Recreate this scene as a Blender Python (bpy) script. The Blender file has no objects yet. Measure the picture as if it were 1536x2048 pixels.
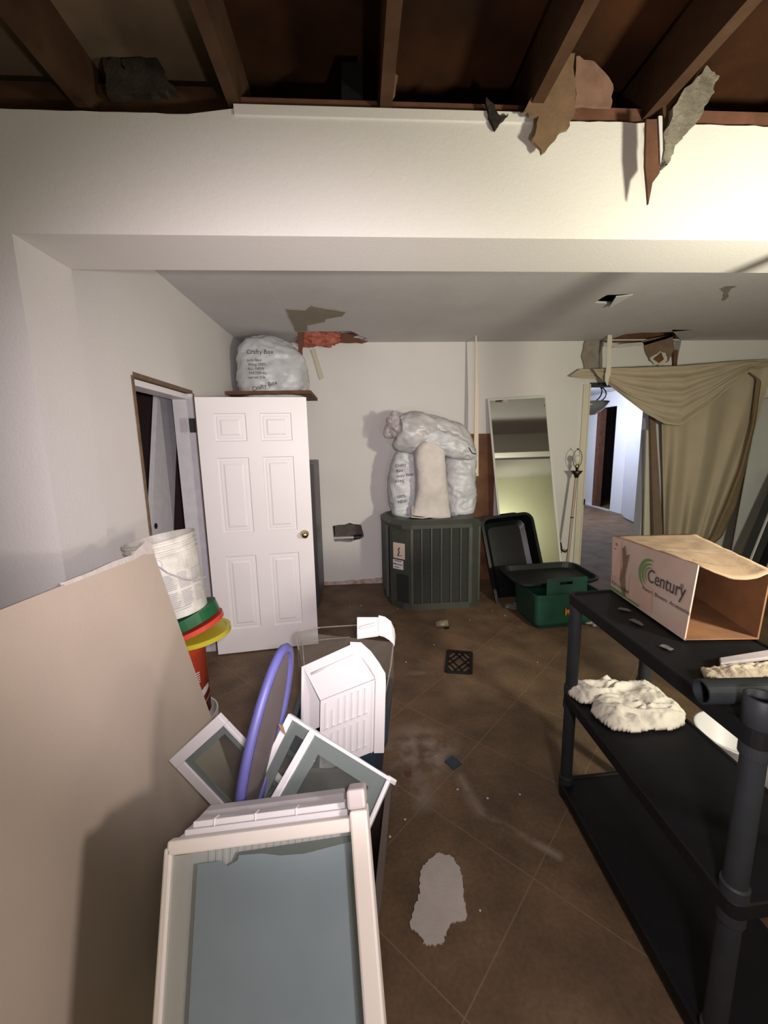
import bpy, bmesh, math, random
from mathutils import Vector, Matrix, noise, geometry
random.seed(7)
SC = bpy.context.scene
COL = SC.collection
V = Vector

# ------------------------------------------------------------------ camera
EYE = V((0.0, 0.0, 1.66)); FPX = 821.2
RIGHT = V((0.9977328569987065, -0.06423704377086628, -0.020068589207477488))
UP = V((0.03043160569844511, 0.16466170777055614, 0.9858805401105645))
FWD = V((0.06002552323647863, 0.9842561273376275, -0.16624323251947182))
cd = bpy.data.cameras.new('camera'); cam = bpy.data.objects.new('camera', cd); COL.objects.link(cam)
cd.sensor_fit = 'VERTICAL'; cd.sensor_height = 24; cd.lens = 24 * FPX / 2048
cd.clip_start = 0.05; cd.clip_end = 60
m = Matrix((RIGHT, UP, -FWD)).transposed().to_4x4(); m.translation = EYE
cam.matrix_world = m; SC.camera = cam

# ------------------------------------------------------------------ world, lights, exposure
w = bpy.data.worlds.new('world'); SC.world = w; w.use_nodes = True
w.node_tree.nodes['Background'].inputs[0].default_value = (0.75, 0.72, 0.8, 1)
w.node_tree.nodes['Background'].inputs[1].default_value = 0.02
SC.view_settings.view_transform = 'Standard'; SC.view_settings.look = 'None'
SC.view_settings.gamma = 1.0; SC.view_settings.exposure = 0.0
SC.view_settings.use_curve_mapping = False

def point_light(name, loc, power, color, radius):
    l = bpy.data.lights.new(name, 'POINT'); l.energy = power; l.color = color; l.shadow_soft_size = radius
    o = bpy.data.objects.new(name, l); o.location = loc; COL.objects.link(o); return o
def area_light(name, loc, target, power, color, sx, sy):
    l = bpy.data.lights.new(name, 'AREA'); l.shape = 'RECTANGLE'; l.size = sx; l.size_y = sy; l.energy = power; l.color = color
    o = bpy.data.objects.new(name, l); o.location = loc
    o.rotation_euler = (V(target) - V(loc)).to_track_quat('-Z', 'Y').to_euler(); COL.objects.link(o); return o
def spot_light(name, loc, target, power, color, radius, angle, blend=1.0):
    l = bpy.data.lights.new(name, 'SPOT'); l.energy = power; l.color = color; l.shadow_soft_size = radius
    l.spot_size = math.radians(angle); l.spot_blend = blend
    o = bpy.data.objects.new(name, l); o.location = loc
    o.rotation_euler = (V(target) - V(loc)).to_track_quat('-Z', 'Y').to_euler(); COL.objects.link(o); return o
spot_light('work_lamp_light', (1.85, 0.35, 1.62), (2.1, 3.9, 2.15), 260, (1.0, 0.95, 0.76), 0.10, 168)
point_light('hand_torch_light', (0.50, 0.20, 1.32), 32, (1.0, 0.87, 0.86), 0.05)
spot_light('phone_torch_light', (0.05, -0.02, 1.70), (-0.35, 3.2, 1.25), 230, (1.0, 0.88, 0.93), 0.03, 88)
area_light('rear_wall_fill', (2.7, -0.15, 1.3), (4.0, -0.95, 1.8), 24, (1.0, 0.98, 0.72), 0.5, 0.5)  # added fill, no lamp known here; brightens the wall reflected in the mirror
area_light('side_room_daylight', (4.2, 8.2, 2.5), (5.5, 8.4, 1.0), 100, (0.80, 0.85, 1.0), 1.2, 1.2)

# ------------------------------------------------------------------ helpers: positions
def ray(x, y): return RIGHT * (x - 768) - UP * (y - 1024) + FWD * FPX
def atz(x, y, z): d = ray(x, y); return EYE + d * ((z - EYE.z) / d.z)
def aty(x, y, Y): d = ray(x, y); return EYE + d * (Y / d.y)
def atx(x, y, X): d = ray(x, y); return EYE + d * (X / d.x)
def atd(x, y, D): return EYE + ray(x, y) * (D / FPX)
def atpl(x, y, p, n): d = ray(x, y); return EYE + d * ((V(p) - EYE).dot(n) / d.dot(n))

# ------------------------------------------------------------------ helpers: materials
MATS = {}
def mat(name, col, rough=0.6, nz=0.0, ns=6.0, bump=0.0, bs=200.0, metal=0.0, trans=0.0, alpha=1.0, spec=0.5, col2=None, emis=None, coat=0.0):
    if name in MATS: return MATS[name]
    M = bpy.data.materials.new(name); M.use_nodes = True
    nt = M.node_tree; N = nt.nodes; L = nt.links; b = N['Principled BSDF']
    b.inputs['Base Color'].default_value = (*col, 1); b.inputs['Roughness'].default_value = rough
    b.inputs['Metallic'].default_value = metal; b.inputs['Transmission Weight'].default_value = trans
    b.inputs['Alpha'].default_value = alpha; b.inputs['Specular IOR Level'].default_value = spec
    b.inputs['Coat Weight'].default_value = coat
    if emis: b.inputs['Emission Color'].default_value = (*emis[0], 1); b.inputs['Emission Strength'].default_value = emis[1]
    tc = N.new('ShaderNodeTexCoord')
    if nz > 0:
        n = N.new('ShaderNodeTexNoise'); n.inputs['Scale'].default_value = ns; n.inputs['Detail'].default_value = 6
        L.new(tc.outputs['Object'], n.inputs['Vector'])
        r = N.new('ShaderNodeMapRange'); r.inputs[1].default_value = 0.3; r.inputs[2].default_value = 0.7
        L.new(n.outputs['Fac'], r.inputs[0])
        mx = N.new('ShaderNodeMixRGB'); L.new(r.outputs[0], mx.inputs[0])
        c2 = col2 if col2 else tuple(c * (1 - nz) for c in col)
        mx.inputs[1].default_value = (*col, 1); mx.inputs[2].default_value = (*c2, 1)
        L.new(mx.outputs[0], b.inputs['Base Color'])
    if bump > 0:
        n2 = N.new('ShaderNodeTexNoise'); n2.inputs['Scale'].default_value = bs; n2.inputs['Detail'].default_value = 3
        L.new(tc.outputs['Object'], n2.inputs['Vector'])
        bp = N.new('ShaderNodeBump'); bp.inputs['Strength'].default_value = bump; bp.inputs['Distance'].default_value = 0.004
        L.new(n2.outputs['Fac'], bp.inputs['Height']); L.new(bp.outputs[0], b.inputs['Normal'])
    MATS[name] = M; return M

PAINT = mat('wall_paint', (0.70, 0.68, 0.66), 0.75, 0.06, 1.5, 0.25, 90)
PAINTB = mat('beam_paint', (0.72, 0.70, 0.66), 0.75, 0.05, 1.2, 0.2, 90)
CEIL = mat('ceiling_texture', (0.58, 0.56, 0.56), 0.85, 0.10, 2.0, 0.5, 60)
DRYW = mat('drywall_paper', (0.50, 0.42, 0.34), 0.9, 0.10, 3.0, 0.15, 150)
GYP = mat('gypsum', (0.62, 0.57, 0.52), 0.95, 0.15, 30, 0.4, 120)
TORN = mat('torn_drywall', (0.30, 0.26, 0.22), 0.95, 0.3, 14, 0.3, 80)
DOORW = mat('door_white', (0.80, 0.77, 0.78), 0.45, 0.03, 3)
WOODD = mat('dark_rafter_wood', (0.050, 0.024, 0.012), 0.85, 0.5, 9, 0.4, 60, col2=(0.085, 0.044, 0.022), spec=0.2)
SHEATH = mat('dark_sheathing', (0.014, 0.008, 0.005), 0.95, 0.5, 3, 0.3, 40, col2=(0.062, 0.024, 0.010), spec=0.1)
WOODR = mat('red_brown_wood', (0.16, 0.065, 0.035), 0.8, 0.4, 12, 0.3, 60)
PLY = mat('orange_plywood', (0.20, 0.085, 0.03), 0.7, 0.5, 5, 0.2, 60, col2=(0.09, 0.03, 0.015))
ATTICD = mat('attic_drywall', (0.23, 0.17, 0.105), 0.95, 0.4, 4, 0.2, 50, spec=0.1)
BLACKPL = mat('black_plastic', (0.008, 0.008, 0.010), 0.55, 0.3, 12, 0.1, 250, spec=0.25)
BLACKGL = mat('glossy_black_plastic', (0.006, 0.007, 0.010), 0.32, 0.3, 9, 0.1, 60, spec=0.3)
POSTM = mat('charcoal_post_plastic', (0.024, 0.028, 0.033), 0.55, 0.2, 20, 0.1, 250, spec=0.3)
WHITEPL = mat('white_plastic', (0.66, 0.645, 0.65), 0.35, 0.03, 5)
CREAM = mat('cream_plastic', (0.78, 0.73, 0.68), 0.4, 0.03, 5)
ACG = mat('grey_green_metal', (0.062, 0.068, 0.055), 0.5, 0.2, 9, 0.05, 100, metal=0.1)
ACD = mat('dark_coil', (0.018, 0.020, 0.017), 0.7, 0.3, 40, 0.3, 200)
PAPER = mat('label_paper', (0.62, 0.50, 0.42), 0.8, 0.1, 20)
WPAPER = mat('white_label_paper', (0.66, 0.62, 0.60), 0.8)
INK = mat('black_ink', (0.02, 0.02, 0.02), 0.8)
SACK = mat('white_poly_sack', (0.60, 0.62, 0.64), 0.4, 0.25, 9, 0.6, 24)
SACKW = mat('woven_sack', (0.64, 0.59, 0.56), 0.8, 0.15, 14, 0.6, 130)
CLEARBAG = mat('clear_bag_plastic', (0.72, 0.66, 0.68), 0.25, 0.05, 8, 0.3, 30, alpha=0.45)
CLOTH = mat('beige_cloth', (0.48, 0.405, 0.30), 0.95, 0.08, 5, 0.35, 350)
RAG = mat('white_terry', (0.72, 0.67, 0.60), 0.98, 0.08, 30, 0.6, 260)
CARD = mat('cardboard', (0.42, 0.29, 0.19), 0.85, 0.15, 8, 0.2, 80)
CARDIN = mat('cardboard_inside', (0.27, 0.125, 0.055), 0.9, 0.3, 10, 0.2, 80)
CARDW = mat('printed_cardboard', (0.58, 0.46, 0.40), 0.6, 0.15, 6, 0.1, 60, col2=(0.50, 0.36, 0.29))
TAPE = mat('packing_tape', (0.50, 0.37, 0.28), 0.3, 0.1, 10)
GREENP = mat('green_print', (0.10, 0.26, 0.06), 0.6)
BLUEP = mat('purple_blue_rim', (0.085, 0.085, 0.27), 0.5, 0.15, 10)
TEAL = mat('dark_blue_tote', (0.018, 0.035, 0.055), 0.45, 0.2, 8)
GREYT = mat('grey_brown_tote', (0.10, 0.075, 0.065), 0.5, 0.2, 8)
GREENB = mat('green_bin_plastic', (0.010, 0.062, 0.042), 0.5, 0.3, 9, 0.1, 80)
DKGREEN = mat('black_green_plastic', (0.004, 0.007, 0.008), 0.5, 0.3, 9)
GLASS = None
def glass_mat(name, tint, alpha, rough=0.08):
    if name in MATS: return MATS[name]
    M = bpy.data.materials.new(name); M.use_nodes = True; nt = M.node_tree; N = nt.nodes; L = nt.links
    out = N['Material Output']; b = N['Principled BSDF']
    b.inputs['Base Color'].default_value = (*tint, 1); b.inputs['Roughness'].default_value = rough
    tr = N.new('ShaderNodeBsdfTransparent'); tr.inputs[0].default_value = (0.94, 0.96, 0.95, 1)
    mx = N.new('ShaderNodeMixShader'); mx.inputs[0].default_value = alpha
    L.new(tr.outputs[0], mx.inputs[1]); L.new(b.outputs[0], mx.inputs[2]); L.new(mx.outputs[0], out.inputs[0])
    MATS[name] = M; return M
GLASSB = glass_mat('glass_border', (0.16, 0.19, 0.18), 0.80)
GLASSC = glass_mat('clear_glass', (0.16, 0.17, 0.16), 0.14)
CLEARP = glass_mat('clear_crisper_plastic', (0.30, 0.26, 0.22), 0.16)
CLEARE = glass_mat('clear_crisper_edge', (0.36, 0.30, 0.27), 0.45)
MESHF = glass_mat('screen_mesh', (0.16, 0.13, 0.13), 0.72, 0.9)
FILM = mat('blue_grey_film', (0.36, 0.43, 0.52), 0.35, 0.15, 6, 0.15, 30, col2=(0.30, 0.36, 0.44))
MIRROR = mat('mirror_glass', (0.80, 0.82, 0.80), 0.02, metal=1.0)
CHROME = mat('brass', (0.75, 0.62, 0.30), 0.18, metal=1.0)
BRONZE = mat('dark_bronze', (0.05, 0.035, 0.025), 0.35, metal=0.7)
POLE = mat('tan_lamp_pole', (0.45, 0.33, 0.24), 0.35, 0.1, 20, metal=0.2)
BULB = mat('bulb_glass', (0.75, 0.78, 0.65), 0.1, alpha=0.75)
BLACKM = mat('black_metal', (0.012, 0.011, 0.011), 0.5, metal=0.3)
DARKG = mat('dark_grey_panel', (0.035, 0.038, 0.04), 0.5, 0.2, 8)
GREYAP = mat('grey_appliance', (0.10, 0.105, 0.115), 0.45, 0.15, 6)
BUCKW = mat('dirty_white_bucket', (0.62, 0.60, 0.54), 0.5, 0.35, 18, 0.1, 40, col2=(0.42, 0.42, 0.36))
ORANGE = mat('orange_bucket', (0.60, 0.075, 0.03), 0.4, 0.1, 8)
REDP = mat('red_lid', (0.55, 0.06, 0.035), 0.3)
GREENL = mat('green_lid', (0.010, 0.10, 0.035), 0.35, 0.1, 8)
YELLOW = mat('yellow_lid', (0.46, 0.40, 0.03), 0.3)
PINK = mat('pink_insulation', (0.50, 0.16, 0.12), 1.0, 0.5, 25, 0.9, 90, col2=(0.30, 0.08, 0.04))
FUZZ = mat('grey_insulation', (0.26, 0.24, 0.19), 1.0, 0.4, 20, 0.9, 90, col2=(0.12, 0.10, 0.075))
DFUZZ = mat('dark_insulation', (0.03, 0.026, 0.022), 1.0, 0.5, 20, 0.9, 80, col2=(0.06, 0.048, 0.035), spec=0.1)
PAPERB = mat('brown_torn_board', (0.22, 0.135, 0.075), 0.9, 0.35, 12, 0.3, 80)
PLANKW = mat('weathered_white_plank', (0.58, 0.57, 0.60), 0.7, 0.12, 14, 0.2, 60)
HALLW = mat('side_room_paint', (0.72, 0.73, 0.78), 0.8, 0.04, 2)
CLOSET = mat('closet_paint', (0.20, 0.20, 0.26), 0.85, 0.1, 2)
REAR = mat('rear_wall_paint', (0.70, 0.70, 0.52), 0.8, 0.06, 2)
PIPE = mat('grey_pipe', (0.42, 0.40, 0.40), 0.4, metal=0.2)
CAVITY = mat('wall_cavity', (0.12, 0.10, 0.09), 0.95, 0.4, 20)
LGREY = mat('light_grey_board', (0.52, 0.53, 0.52), 0.8, 0.06, 4)

def floor_mat():
    M = bpy.data.materials.new('brown_tile_floor'); M.use_nodes = True
    nt = M.node_tree; N = nt.nodes; L = nt.links; b = N['Principled BSDF']
    tc = N.new('ShaderNodeTexCoord')
    def math_(op, a, c=None, clamp=False):
        n = N.new('ShaderNodeMath'); n.operation = op; n.use_clamp = clamp
        for i, v in enumerate((a, c)):
            if v is None: continue
            if isinstance(v, (int, float)): n.inputs[i].default_value = v
            else: L.new(v, n.inputs[i])
        return n.outputs[0]
    def noise_(scale, detail=5, vec=None):
        n = N.new('ShaderNodeTexNoise'); n.inputs['Scale'].default_value = scale; n.inputs['Detail'].default_value = detail
        L.new(vec or tc.outputs['Object'], n.inputs['Vector']); return n.outputs['Fac']
    sx = N.new('ShaderNodeSeparateXYZ'); L.new(tc.outputs['Object'], sx.inputs[0])
    X, Y = sx.outputs[0], sx.outputs[1]
    s = 0.70711; T = 0.512
    a = math_('MULTIPLY', math_('SUBTRACT', Y, X), s)       # off = 0.466 + k T
    c = math_('MULTIPLY', math_('ADD', Y, X), s)
    def edge(v, off):
        f = math_('FRACT', math_('DIVIDE', math_('SUBTRACT', v, off), T))
        d = math_('MINIMUM', f, math_('SUBTRACT', 1.0, f))
        return math_('LESS_THAN', d, 0.0045)
    g = math_('MAXIMUM', edge(a, 0.466), edge(c, 1.86))
    # tiles
    r1 = N.new('ShaderNodeMapRange'); r1.inputs[1].default_value = 0.35; r1.inputs[2].default_value = 0.65; L.new(noise_(4.5, 8), r1.inputs[0])
    m1 = N.new('ShaderNodeMixRGB'); m1.inputs[1].default_value = (0.185, 0.118, 0.070, 1); m1.inputs[2].default_value = (0.115, 0.073, 0.045, 1)
    L.new(r1.outputs[0], m1.inputs[0])
    m2 = N.new('ShaderNodeMixRGB'); m2.blend_type = 'MULTIPLY'; m2.inputs[0].default_value = 0.5
    r2 = N.new('ShaderNodeMapRange'); r2.inputs[1].default_value = 0.3; r2.inputs[2].default_value = 0.7; r2.inputs[3].default_value = 0.6; r2.inputs[4].default_value = 1.15
    L.new(noise_(60, 4), r2.inputs[0]); L.new(m1.outputs[0], m2.inputs[1]); L.new(r2.outputs[0], m2.inputs[2])
    m3 = N.new('ShaderNodeMixRGB'); m3.inputs[2].default_value = (0.26, 0.175, 0.115, 1)
    L.new(math_('MULTIPLY', g, 0.62), m3.inputs[0]); L.new(m2.outputs[0], m3.inputs[1])
    # plaster dust stains: blob around (0.33,1.8) and streak to (0.75,1.35)
    def blob(cx, cy, r, soft):
        dx = math_('SUBTRACT', X, cx); dy = math_('SUBTRACT', Y, cy)
        d = math_('SQRT', math_('ADD', math_('MULTIPLY', dx, dx), math_('MULTIPLY', dy, dy)))
        return math_('SUBTRACT', 1.0, math_('DIVIDE', math_('SUBTRACT', d, r), soft), True)
    def streak(ax, ay, bx, by, wd):
        ex, ey = bx - ax, by - ay; l2 = ex * ex + ey * ey
        t = math_('DIVIDE', math_('ADD', math_('MULTIPLY', math_('SUBTRACT', X, ax), ex), math_('MULTIPLY', math_('SUBTRACT', Y, ay), ey)), l2, True)
        dx = math_('SUBTRACT', X, math_('ADD', ax, math_('MULTIPLY', t, ex))); dy = math_('SUBTRACT', Y, math_('ADD', ay, math_('MULTIPLY', t, ey)))
        d = math_('SQRT', math_('ADD', math_('MULTIPLY', dx, dx), math_('MULTIPLY', dy, dy)))
        return math_('SUBTRACT', 1.0, math_('DIVIDE', d, wd), True)
    st = math_('MAXIMUM', blob(0.30, 1.98, 0.10, 0.16), math_('MAXIMUM', blob(0.22, 1.72, 0.03, 0.12), math_('MAXIMUM', streak(0.46, 1.78, 0.50, 1.58, 0.045), streak(0.50, 1.58, 0.76, 1.36, 0.028))))
    st = math_('MAXIMUM', st, math_('MULTIPLY', streak(0.22, 2.75, 0.62, 2.72, 0.04), 0.7))
    r4 = N.new('ShaderNodeMapRange'); r4.inputs[1].default_value = 0.42; r4.inputs[2].default_value = 0.62; L.new(noise_(9, 8), r4.inputs[0])
    fac = math_('MULTIPLY', math_('MULTIPLY', st, r4.outputs[0]), 0.75)
    m4 = N.new('ShaderNodeMixRGB'); m4.inputs[2].default_value = (0.34, 0.27, 0.22, 1)
    L.new(fac, m4.inputs[0]); L.new(m3.outputs[0], m4.inputs[1])
    L.new(m4.outputs[0], b.inputs['Base Color'])
    r5 = N.new('ShaderNodeMapRange'); r5.inputs[3].default_value = 0.42; r5.inputs[4].default_value = 0.75; L.new(noise_(5), r5.inputs[0])
    L.new(r5.outputs[0], b.inputs['Roughness']); b.inputs['Specular IOR Level'].default_value = 0.35
    bp = N.new('ShaderNodeBump'); bp.inputs['Strength'].default_value = 0.25; bp.inputs['Distance'].default_value = 0.003
    L.new(math_('SUBTRACT', noise_(90, 4), math_('MULTIPLY', g, 1.0)), bp.inputs['Height']); L.new(bp.outputs[0], b.inputs['Normal'])
    return M
FLOORM = floor_mat()

# ------------------------------------------------------------------ helpers: meshes
class MB:
    def __init__(s): s.b = bmesh.new()
    def face(s, pts):
        vs = [s.b.verts.new(p) for p in pts]
        try: return s.b.faces.new(vs)
        except ValueError: return None
    def hexa(s, lo, hi):
        """8 corners: lo = 4 points loop, hi = 4 points loop"""
        v = [s.b.verts.new(p) for p in list(lo) + list(hi)]
        n = len(lo)
        s.b.faces.new(v[:n][::-1]); s.b.faces.new(v[n:])
        for i in range(n): j = (i + 1) % n; s.b.faces.new((v[i], v[j], v[n + j], v[n + i]))
        return s
    def box(s, x0, x1, y0, y1, z0, z1, M=None):
        p = lambda x, y, z: (M @ V((x, y, z))) if M else V((x, y, z))
        return s.hexa([p(x0, y0, z0), p(x1, y0, z0), p(x1, y1, z0), p(x0, y1, z0)], [p(x0, y0, z1), p(x1, y0, z1), p(x1, y1, z1), p(x0, y1, z1)])
    def bar(s, a, b, w, t, up=V((0, 0, 1))):
        a, b, up = V(a), V(b), V(up); d = (b - a).normalized(); u = d.cross(up).normalized(); n = u.cross(d)
        q = lambda c: [c - u * w / 2 - n * t / 2, c + u * w / 2 - n * t / 2, c + u * w / 2 + n * t / 2, c - u * w / 2 + n * t / 2]
        return s.hexa(q(a), q(b))
    def tube(s, pts, r, seg=12, cap=True, rs=None):
        pts = [V(p) for p in pts]; rings = []
        ref = V((0.13, 0.37, 0.91)).normalized()
        for i, p in enumerate(pts):
            d = (pts[min(i + 1, len(pts) - 1)] - pts[max(i - 1, 0)]).normalized()
            u = d.cross(ref).normalized(); n = u.cross(d); rr = rs[i] if rs else r
            rings.append([s.b.verts.new(p + (u * math.cos(k * 2 * math.pi / seg) + n * math.sin(k * 2 * math.pi / seg)) * rr) for k in range(seg)])
        for a, b in zip(rings, rings[1:]):
            for k in range(seg): j = (k + 1) % seg; s.b.faces.new((a[k], a[j], b[j], b[k]))
        if cap: s.b.faces.new(rings[0][::-1]); s.b.faces.new(rings[-1])
        return s
    def lathe(s, prof, M, seg=32, closed=False):
        rings = []
        for r, z in prof:
            if r < 1e-6: rings.append([s.b.verts.new(M @ V((0, 0, z)))])
            else: rings.append([s.b.verts.new(M @ V((r * math.cos(k * 2 * math.pi / seg), r * math.sin(k * 2 * math.pi / seg), z))) for k in range(seg)])
        pr = list(zip(rings, rings[1:])) + ([(rings[-1], rings[0])] if closed else [])
        for a, b in pr:
            for k in range(seg):
                j = (k + 1) % seg
                if len(a) == 1 and len(b) == 1: continue
                if len(a) == 1: s.b.faces.new((a[0], b[j], b[k]))
                elif len(b) == 1: s.b.faces.new((a[k], a[j], b[0]))
                else: s.b.faces.new((a[k], a[j], b[j], b[k]))
        return s
    def slab(s, loops, O, u, v, n, t):
        """2D loops (outer first, then holes) in basis O,u,v extruded along n by t"""
        O, u, v, n = V(O), V(u), V(v), V(n)
        f = [V((a, b, 0)) for lp in loops for a, b in lp]
        tri = geometry.tessellate_polygon([[V((a, b, 0)) for a, b in lp] for lp in loops])
        A = [s.b.verts.new(O + u * p.x + v * p.y) for p in f]; B = [s.b.verts.new(O + u * p.x + v * p.y + n * t) for p in f]
        for a, b, c in tri:
            try: s.b.faces.new((A[a], A[b], A[c])); s.b.faces.new((B[c], B[b], B[a]))
            except ValueError: pass
        k = 0
        for lp in loops:
            L_ = len(lp)
            for i in range(L_):
                j = (i + 1) % L_
                try: s.b.faces.new((A[k + i], A[k + j], B[k + j], B[k + i]))
                except ValueError: pass
            k += L_
        return s
    def grid(s, fn, nu, nv, thick=None):
        vs = [[s.b.verts.new(fn(i / nu, j / nv)) for j in range(nv + 1)] for i in range(nu + 1)]
        for i in range(nu):
            for j in range(nv): s.b.faces.new((vs[i][j], vs[i + 1][j], vs[i + 1][j + 1], vs[i][j + 1]))
        return s

def jag(pts, amp=0.01, n=4, seed=1):
    """roughen a closed 2D outline"""
    rd = random.Random(seed); o = []
    for i, p in enumerate(pts):
        q = pts[(i + 1) % len(pts)]
        for k in range(n):
            t = k / n; a = amp if k else amp * 0.3
            o.append((p[0] + (q[0] - p[0]) * t + rd.uniform(-a, a), p[1] + (q[1] - p[1]) * t + rd.uniform(-a, a)))
    return o

def tag(o, label=None, cat=None, group=None, kind=None):
    if label: o['label'] = label
    if cat: o['category'] = cat
    if group: o['group'] = group
    if kind: o['kind'] = kind
    return o
def obj(name, mb, m, parent=None, label=None, smooth=False, bevel=0, solid=0, sub=0):
    bmesh.ops.recalc_face_normals(mb.b, faces=mb.b.faces)
    me = bpy.data.meshes.new(name); mb.b.to_mesh(me); mb.b.free()
    o = bpy.data.objects.new(name, me); COL.objects.link(o); me.materials.append(m)
    if smooth:
        for p in me.polygons: p.use_smooth = True
    if parent is not None:
        o.parent = parent
        L_ = parent.location if parent.type == 'EMPTY' else V((0, 0, 0))
        o.matrix_parent_inverse = Matrix.Translation(-L_)
    if solid:
        md = o.modifiers.new('Solidify', 'SOLIDIFY'); md.thickness = solid; md.offset = 0
    if bevel:
        md = o.modifiers.new('Bevel', 'BEVEL'); md.width = bevel; md.segments = 2; md.limit_method = 'ANGLE'
    if sub:
        md = o.modifiers.new('Subsurf', 'SUBSURF'); md.levels = sub; md.render_levels = sub
    if label: o['label'] = label
    return o
def top(name, mb, m, label, cat, group=None, **k):
    return tag(obj(name, mb, m, **k), label, cat, group)
def struct(name, mb, m, **k): return tag(obj(name, mb, m, **k), kind='structure')
def thing(name, loc, label, cat, group=None):
    o = bpy.data.objects.new(name, None); o.location = loc; COL.objects.link(o); o.empty_display_size = 0.1
    return tag(o, label, cat, group)
def text_mb(mb, txt, O, u, v, size, ext=0.0006, xs=1.0):
    """lettering laid on the plane O,u,v (raised a hair)"""
    c = bpy.data.curves.new('t', 'FONT'); c.body = txt; c.size = size; c.resolution_u = 3
    t = bpy.data.objects.new('t', c); COL.objects.link(t)
    dg = bpy.context.evaluated_depsgraph_get(); me = bpy.data.meshes.new_from_object(t.evaluated_get(dg))
    n = V(u).cross(V(v)).normalized() * ext
    vs = [mb.b.verts.new(V(O) + V(u) * q.co.x * xs + V(v) * q.co.y + n) for q in me.vertices]
    for p in me.polygons:
        try: mb.b.faces.new([vs[i] for i in p.vertices])
        except ValueError: pass
    bpy.data.objects.remove(t); bpy.data.curves.remove(c); bpy.data.meshes.remove(me)

def nz(p, s): return noise.noise(V(p) * s)

# ================================================================== THE ROOM
XL, YF, ZC = -1.213, 4.72, 2.743
B0, B1, ZB, ZT = 1.64, 1.94, 2.40, 2.785
XR = 5.0; YR = -0.95
# floor
struct('floor', MB().box(-2.8, 7.2, YR, 13, -0.05, 0), FLOORM)

# far wall with doorway and torn hole (2D = X,Z)
pipe_hole = jag([(a.x, a.z) for a in (aty(665, 1052, YF), aty(700, 1046, YF), aty(722, 1050, YF), aty(728, 1074, YF), aty(700, 1084, YF), aty(668, 1084, YF))], 0.008, 3, 3)
DX0, DX1, DZ = 2.68, 3.46, 2.29
hole_top = [(a.x, a.z) for a in (aty(1352, 735, YF), aty(1344, 735, YF), aty(1341, 694, YF), aty(1300, 688, YF), aty(1265, 692, YF), aty(1222, 695, YF), aty(1207, 690, YF))]
hole_top = jag(hole_top, 0.004, 3, 4)[:-2] + [(2.80, 2.86), (3.745, 2.86)]
outer = [(-1.35, 0), (DX0, 0), (DX0, DZ), (DX1, DZ), (DX1, 0), (XR, 0), (XR, 2.90), (-1.35, 2.90)]
struct('wall_far', MB().slab([outer, pipe_hole, hole_top], (0, YF, 0), (1, 0, 0), (0, 0, 1), (0, 1, 0), 0.12), PAINT)
struct('trim_1', MB().box(-0.30, 0.2, YF + 0.121, YF + 0.16, 0.2, 1.2), CAVITY)
struct('trim_2', MB().box(2.5, 4.1, YF + 0.121, YF + 0.16, 2.3, 2.9), WOODR)

# left wall with door opening  (2D = Y,Z)
LY0, LY1, LZ = 2.42, 3.24, 2.05
outer = [(B1 - 0.02, 0), (LY0, 0), (LY0, LZ), (LY1, LZ), (LY1, 0), (YF, 0), (YF, ZC), (B1 - 0.02, ZC)]
struct('wall_left', MB().slab([outer], (XL, 0, 0), (0, 1, 0), (0, 0, 1), (-1, 0, 0), 0.12), PAINT)
# pier beside the opening under the beam and the wall left of it
struct('wall_left_front', MB().box(-2.7, -1.17, B0, B1, 0, ZB), PAINT)
struct('wall_left_side', MB().box(-2.8, -2.7, YR, B0, 0, 3.3), PAINT)
struct('wall_rear', MB().box(-2.8, XR + 0.1, YR - 0.1, YR, 0, 3.3), REAR)
struct('wall_right', MB().box(XR, XR + 0.1, YR, YF + 0.12, 0, 3.3), mat('brown_panelling', (0.13, 0.085, 0.055), 0.7, 0.3, 5))
# beam: face outline in X,Z, with a ragged upper edge
rd = random.Random(5)
edge_pts = []
x = XR
while x > -2.7:
    z = 2.786 + rd.uniform(-.002, .002)
    if x < -0.385: z = 2.775 + rd.uniform(-.002, .002)
    elif x < 0.66: z = 2.800 + rd.uniform(-.002, .002)
    edge_pts.append((x, z)); x -= 0.035 if (x > 0.66 or x < -0.385) else 0.2
beam_loop = [(-2.7, ZB), (XR, ZB)] + edge_pts
struct('trim_3', MB().slab([beam_loop], (0, B0, 0), (1, 0, 0), (0, 0, 1), (0, 1, 0), B1 - B0), PAINTB)
struct('trim_4', MB().box(-0.385, 0.655, B0 - 0.006, B0, 2.775, 2.806), PAINTB)     # pale paper lip left along the top of the beam
# back ceiling with torn hole by the right
ch = jag([(a.x, a.y) for a in (atz(1190, 606, ZC), atz(1214, 590, ZC), atz(1266, 588, ZC), atz(1230, 607, ZC))], 0.008, 3, 9)
ch2 = jag([(a.x, a.y) for a in (atz(594, 664, ZC), atz(700, 662, ZC), atz(732, 676, ZC), atz(722, 685, ZC), atz(690, 688, ZC), atz(600, 686, ZC))], 0.01, 3, 10)
ch2 = [(x, min(y, YF - 0.01)) for x, y in ch2]
ch3 = jag([(a.x, a.y) for a in (atz(1212, 676, ZC), atz(1240, 663, ZC), atz(1360, 660, ZC), atz(1356, 668, ZC))], 0.006, 3, 11)
_a, _b = atz(1224, 668, ZC), atz(1360, 660, ZC)
ch3 = [(2.84, YF - 0.008), (2.86, _a.y + .02), (3.0, _a.y - .05), (3.25, _a.y - .06), (3.5, _b.y), (_b.x - .1, _b.y - .01), (3.72, YF - 0.008)]
struct('ceiling', MB().slab([[(-1.35, B1 - 0.01), (XR, B1 - 0.01), (XR, YF), (-1.35, YF)], ch, ch2, ch3], (0, 0, ZC), (1, 0, 0), (0, 1, 0), (0, 0, 1), 0.016), CEIL)
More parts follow.
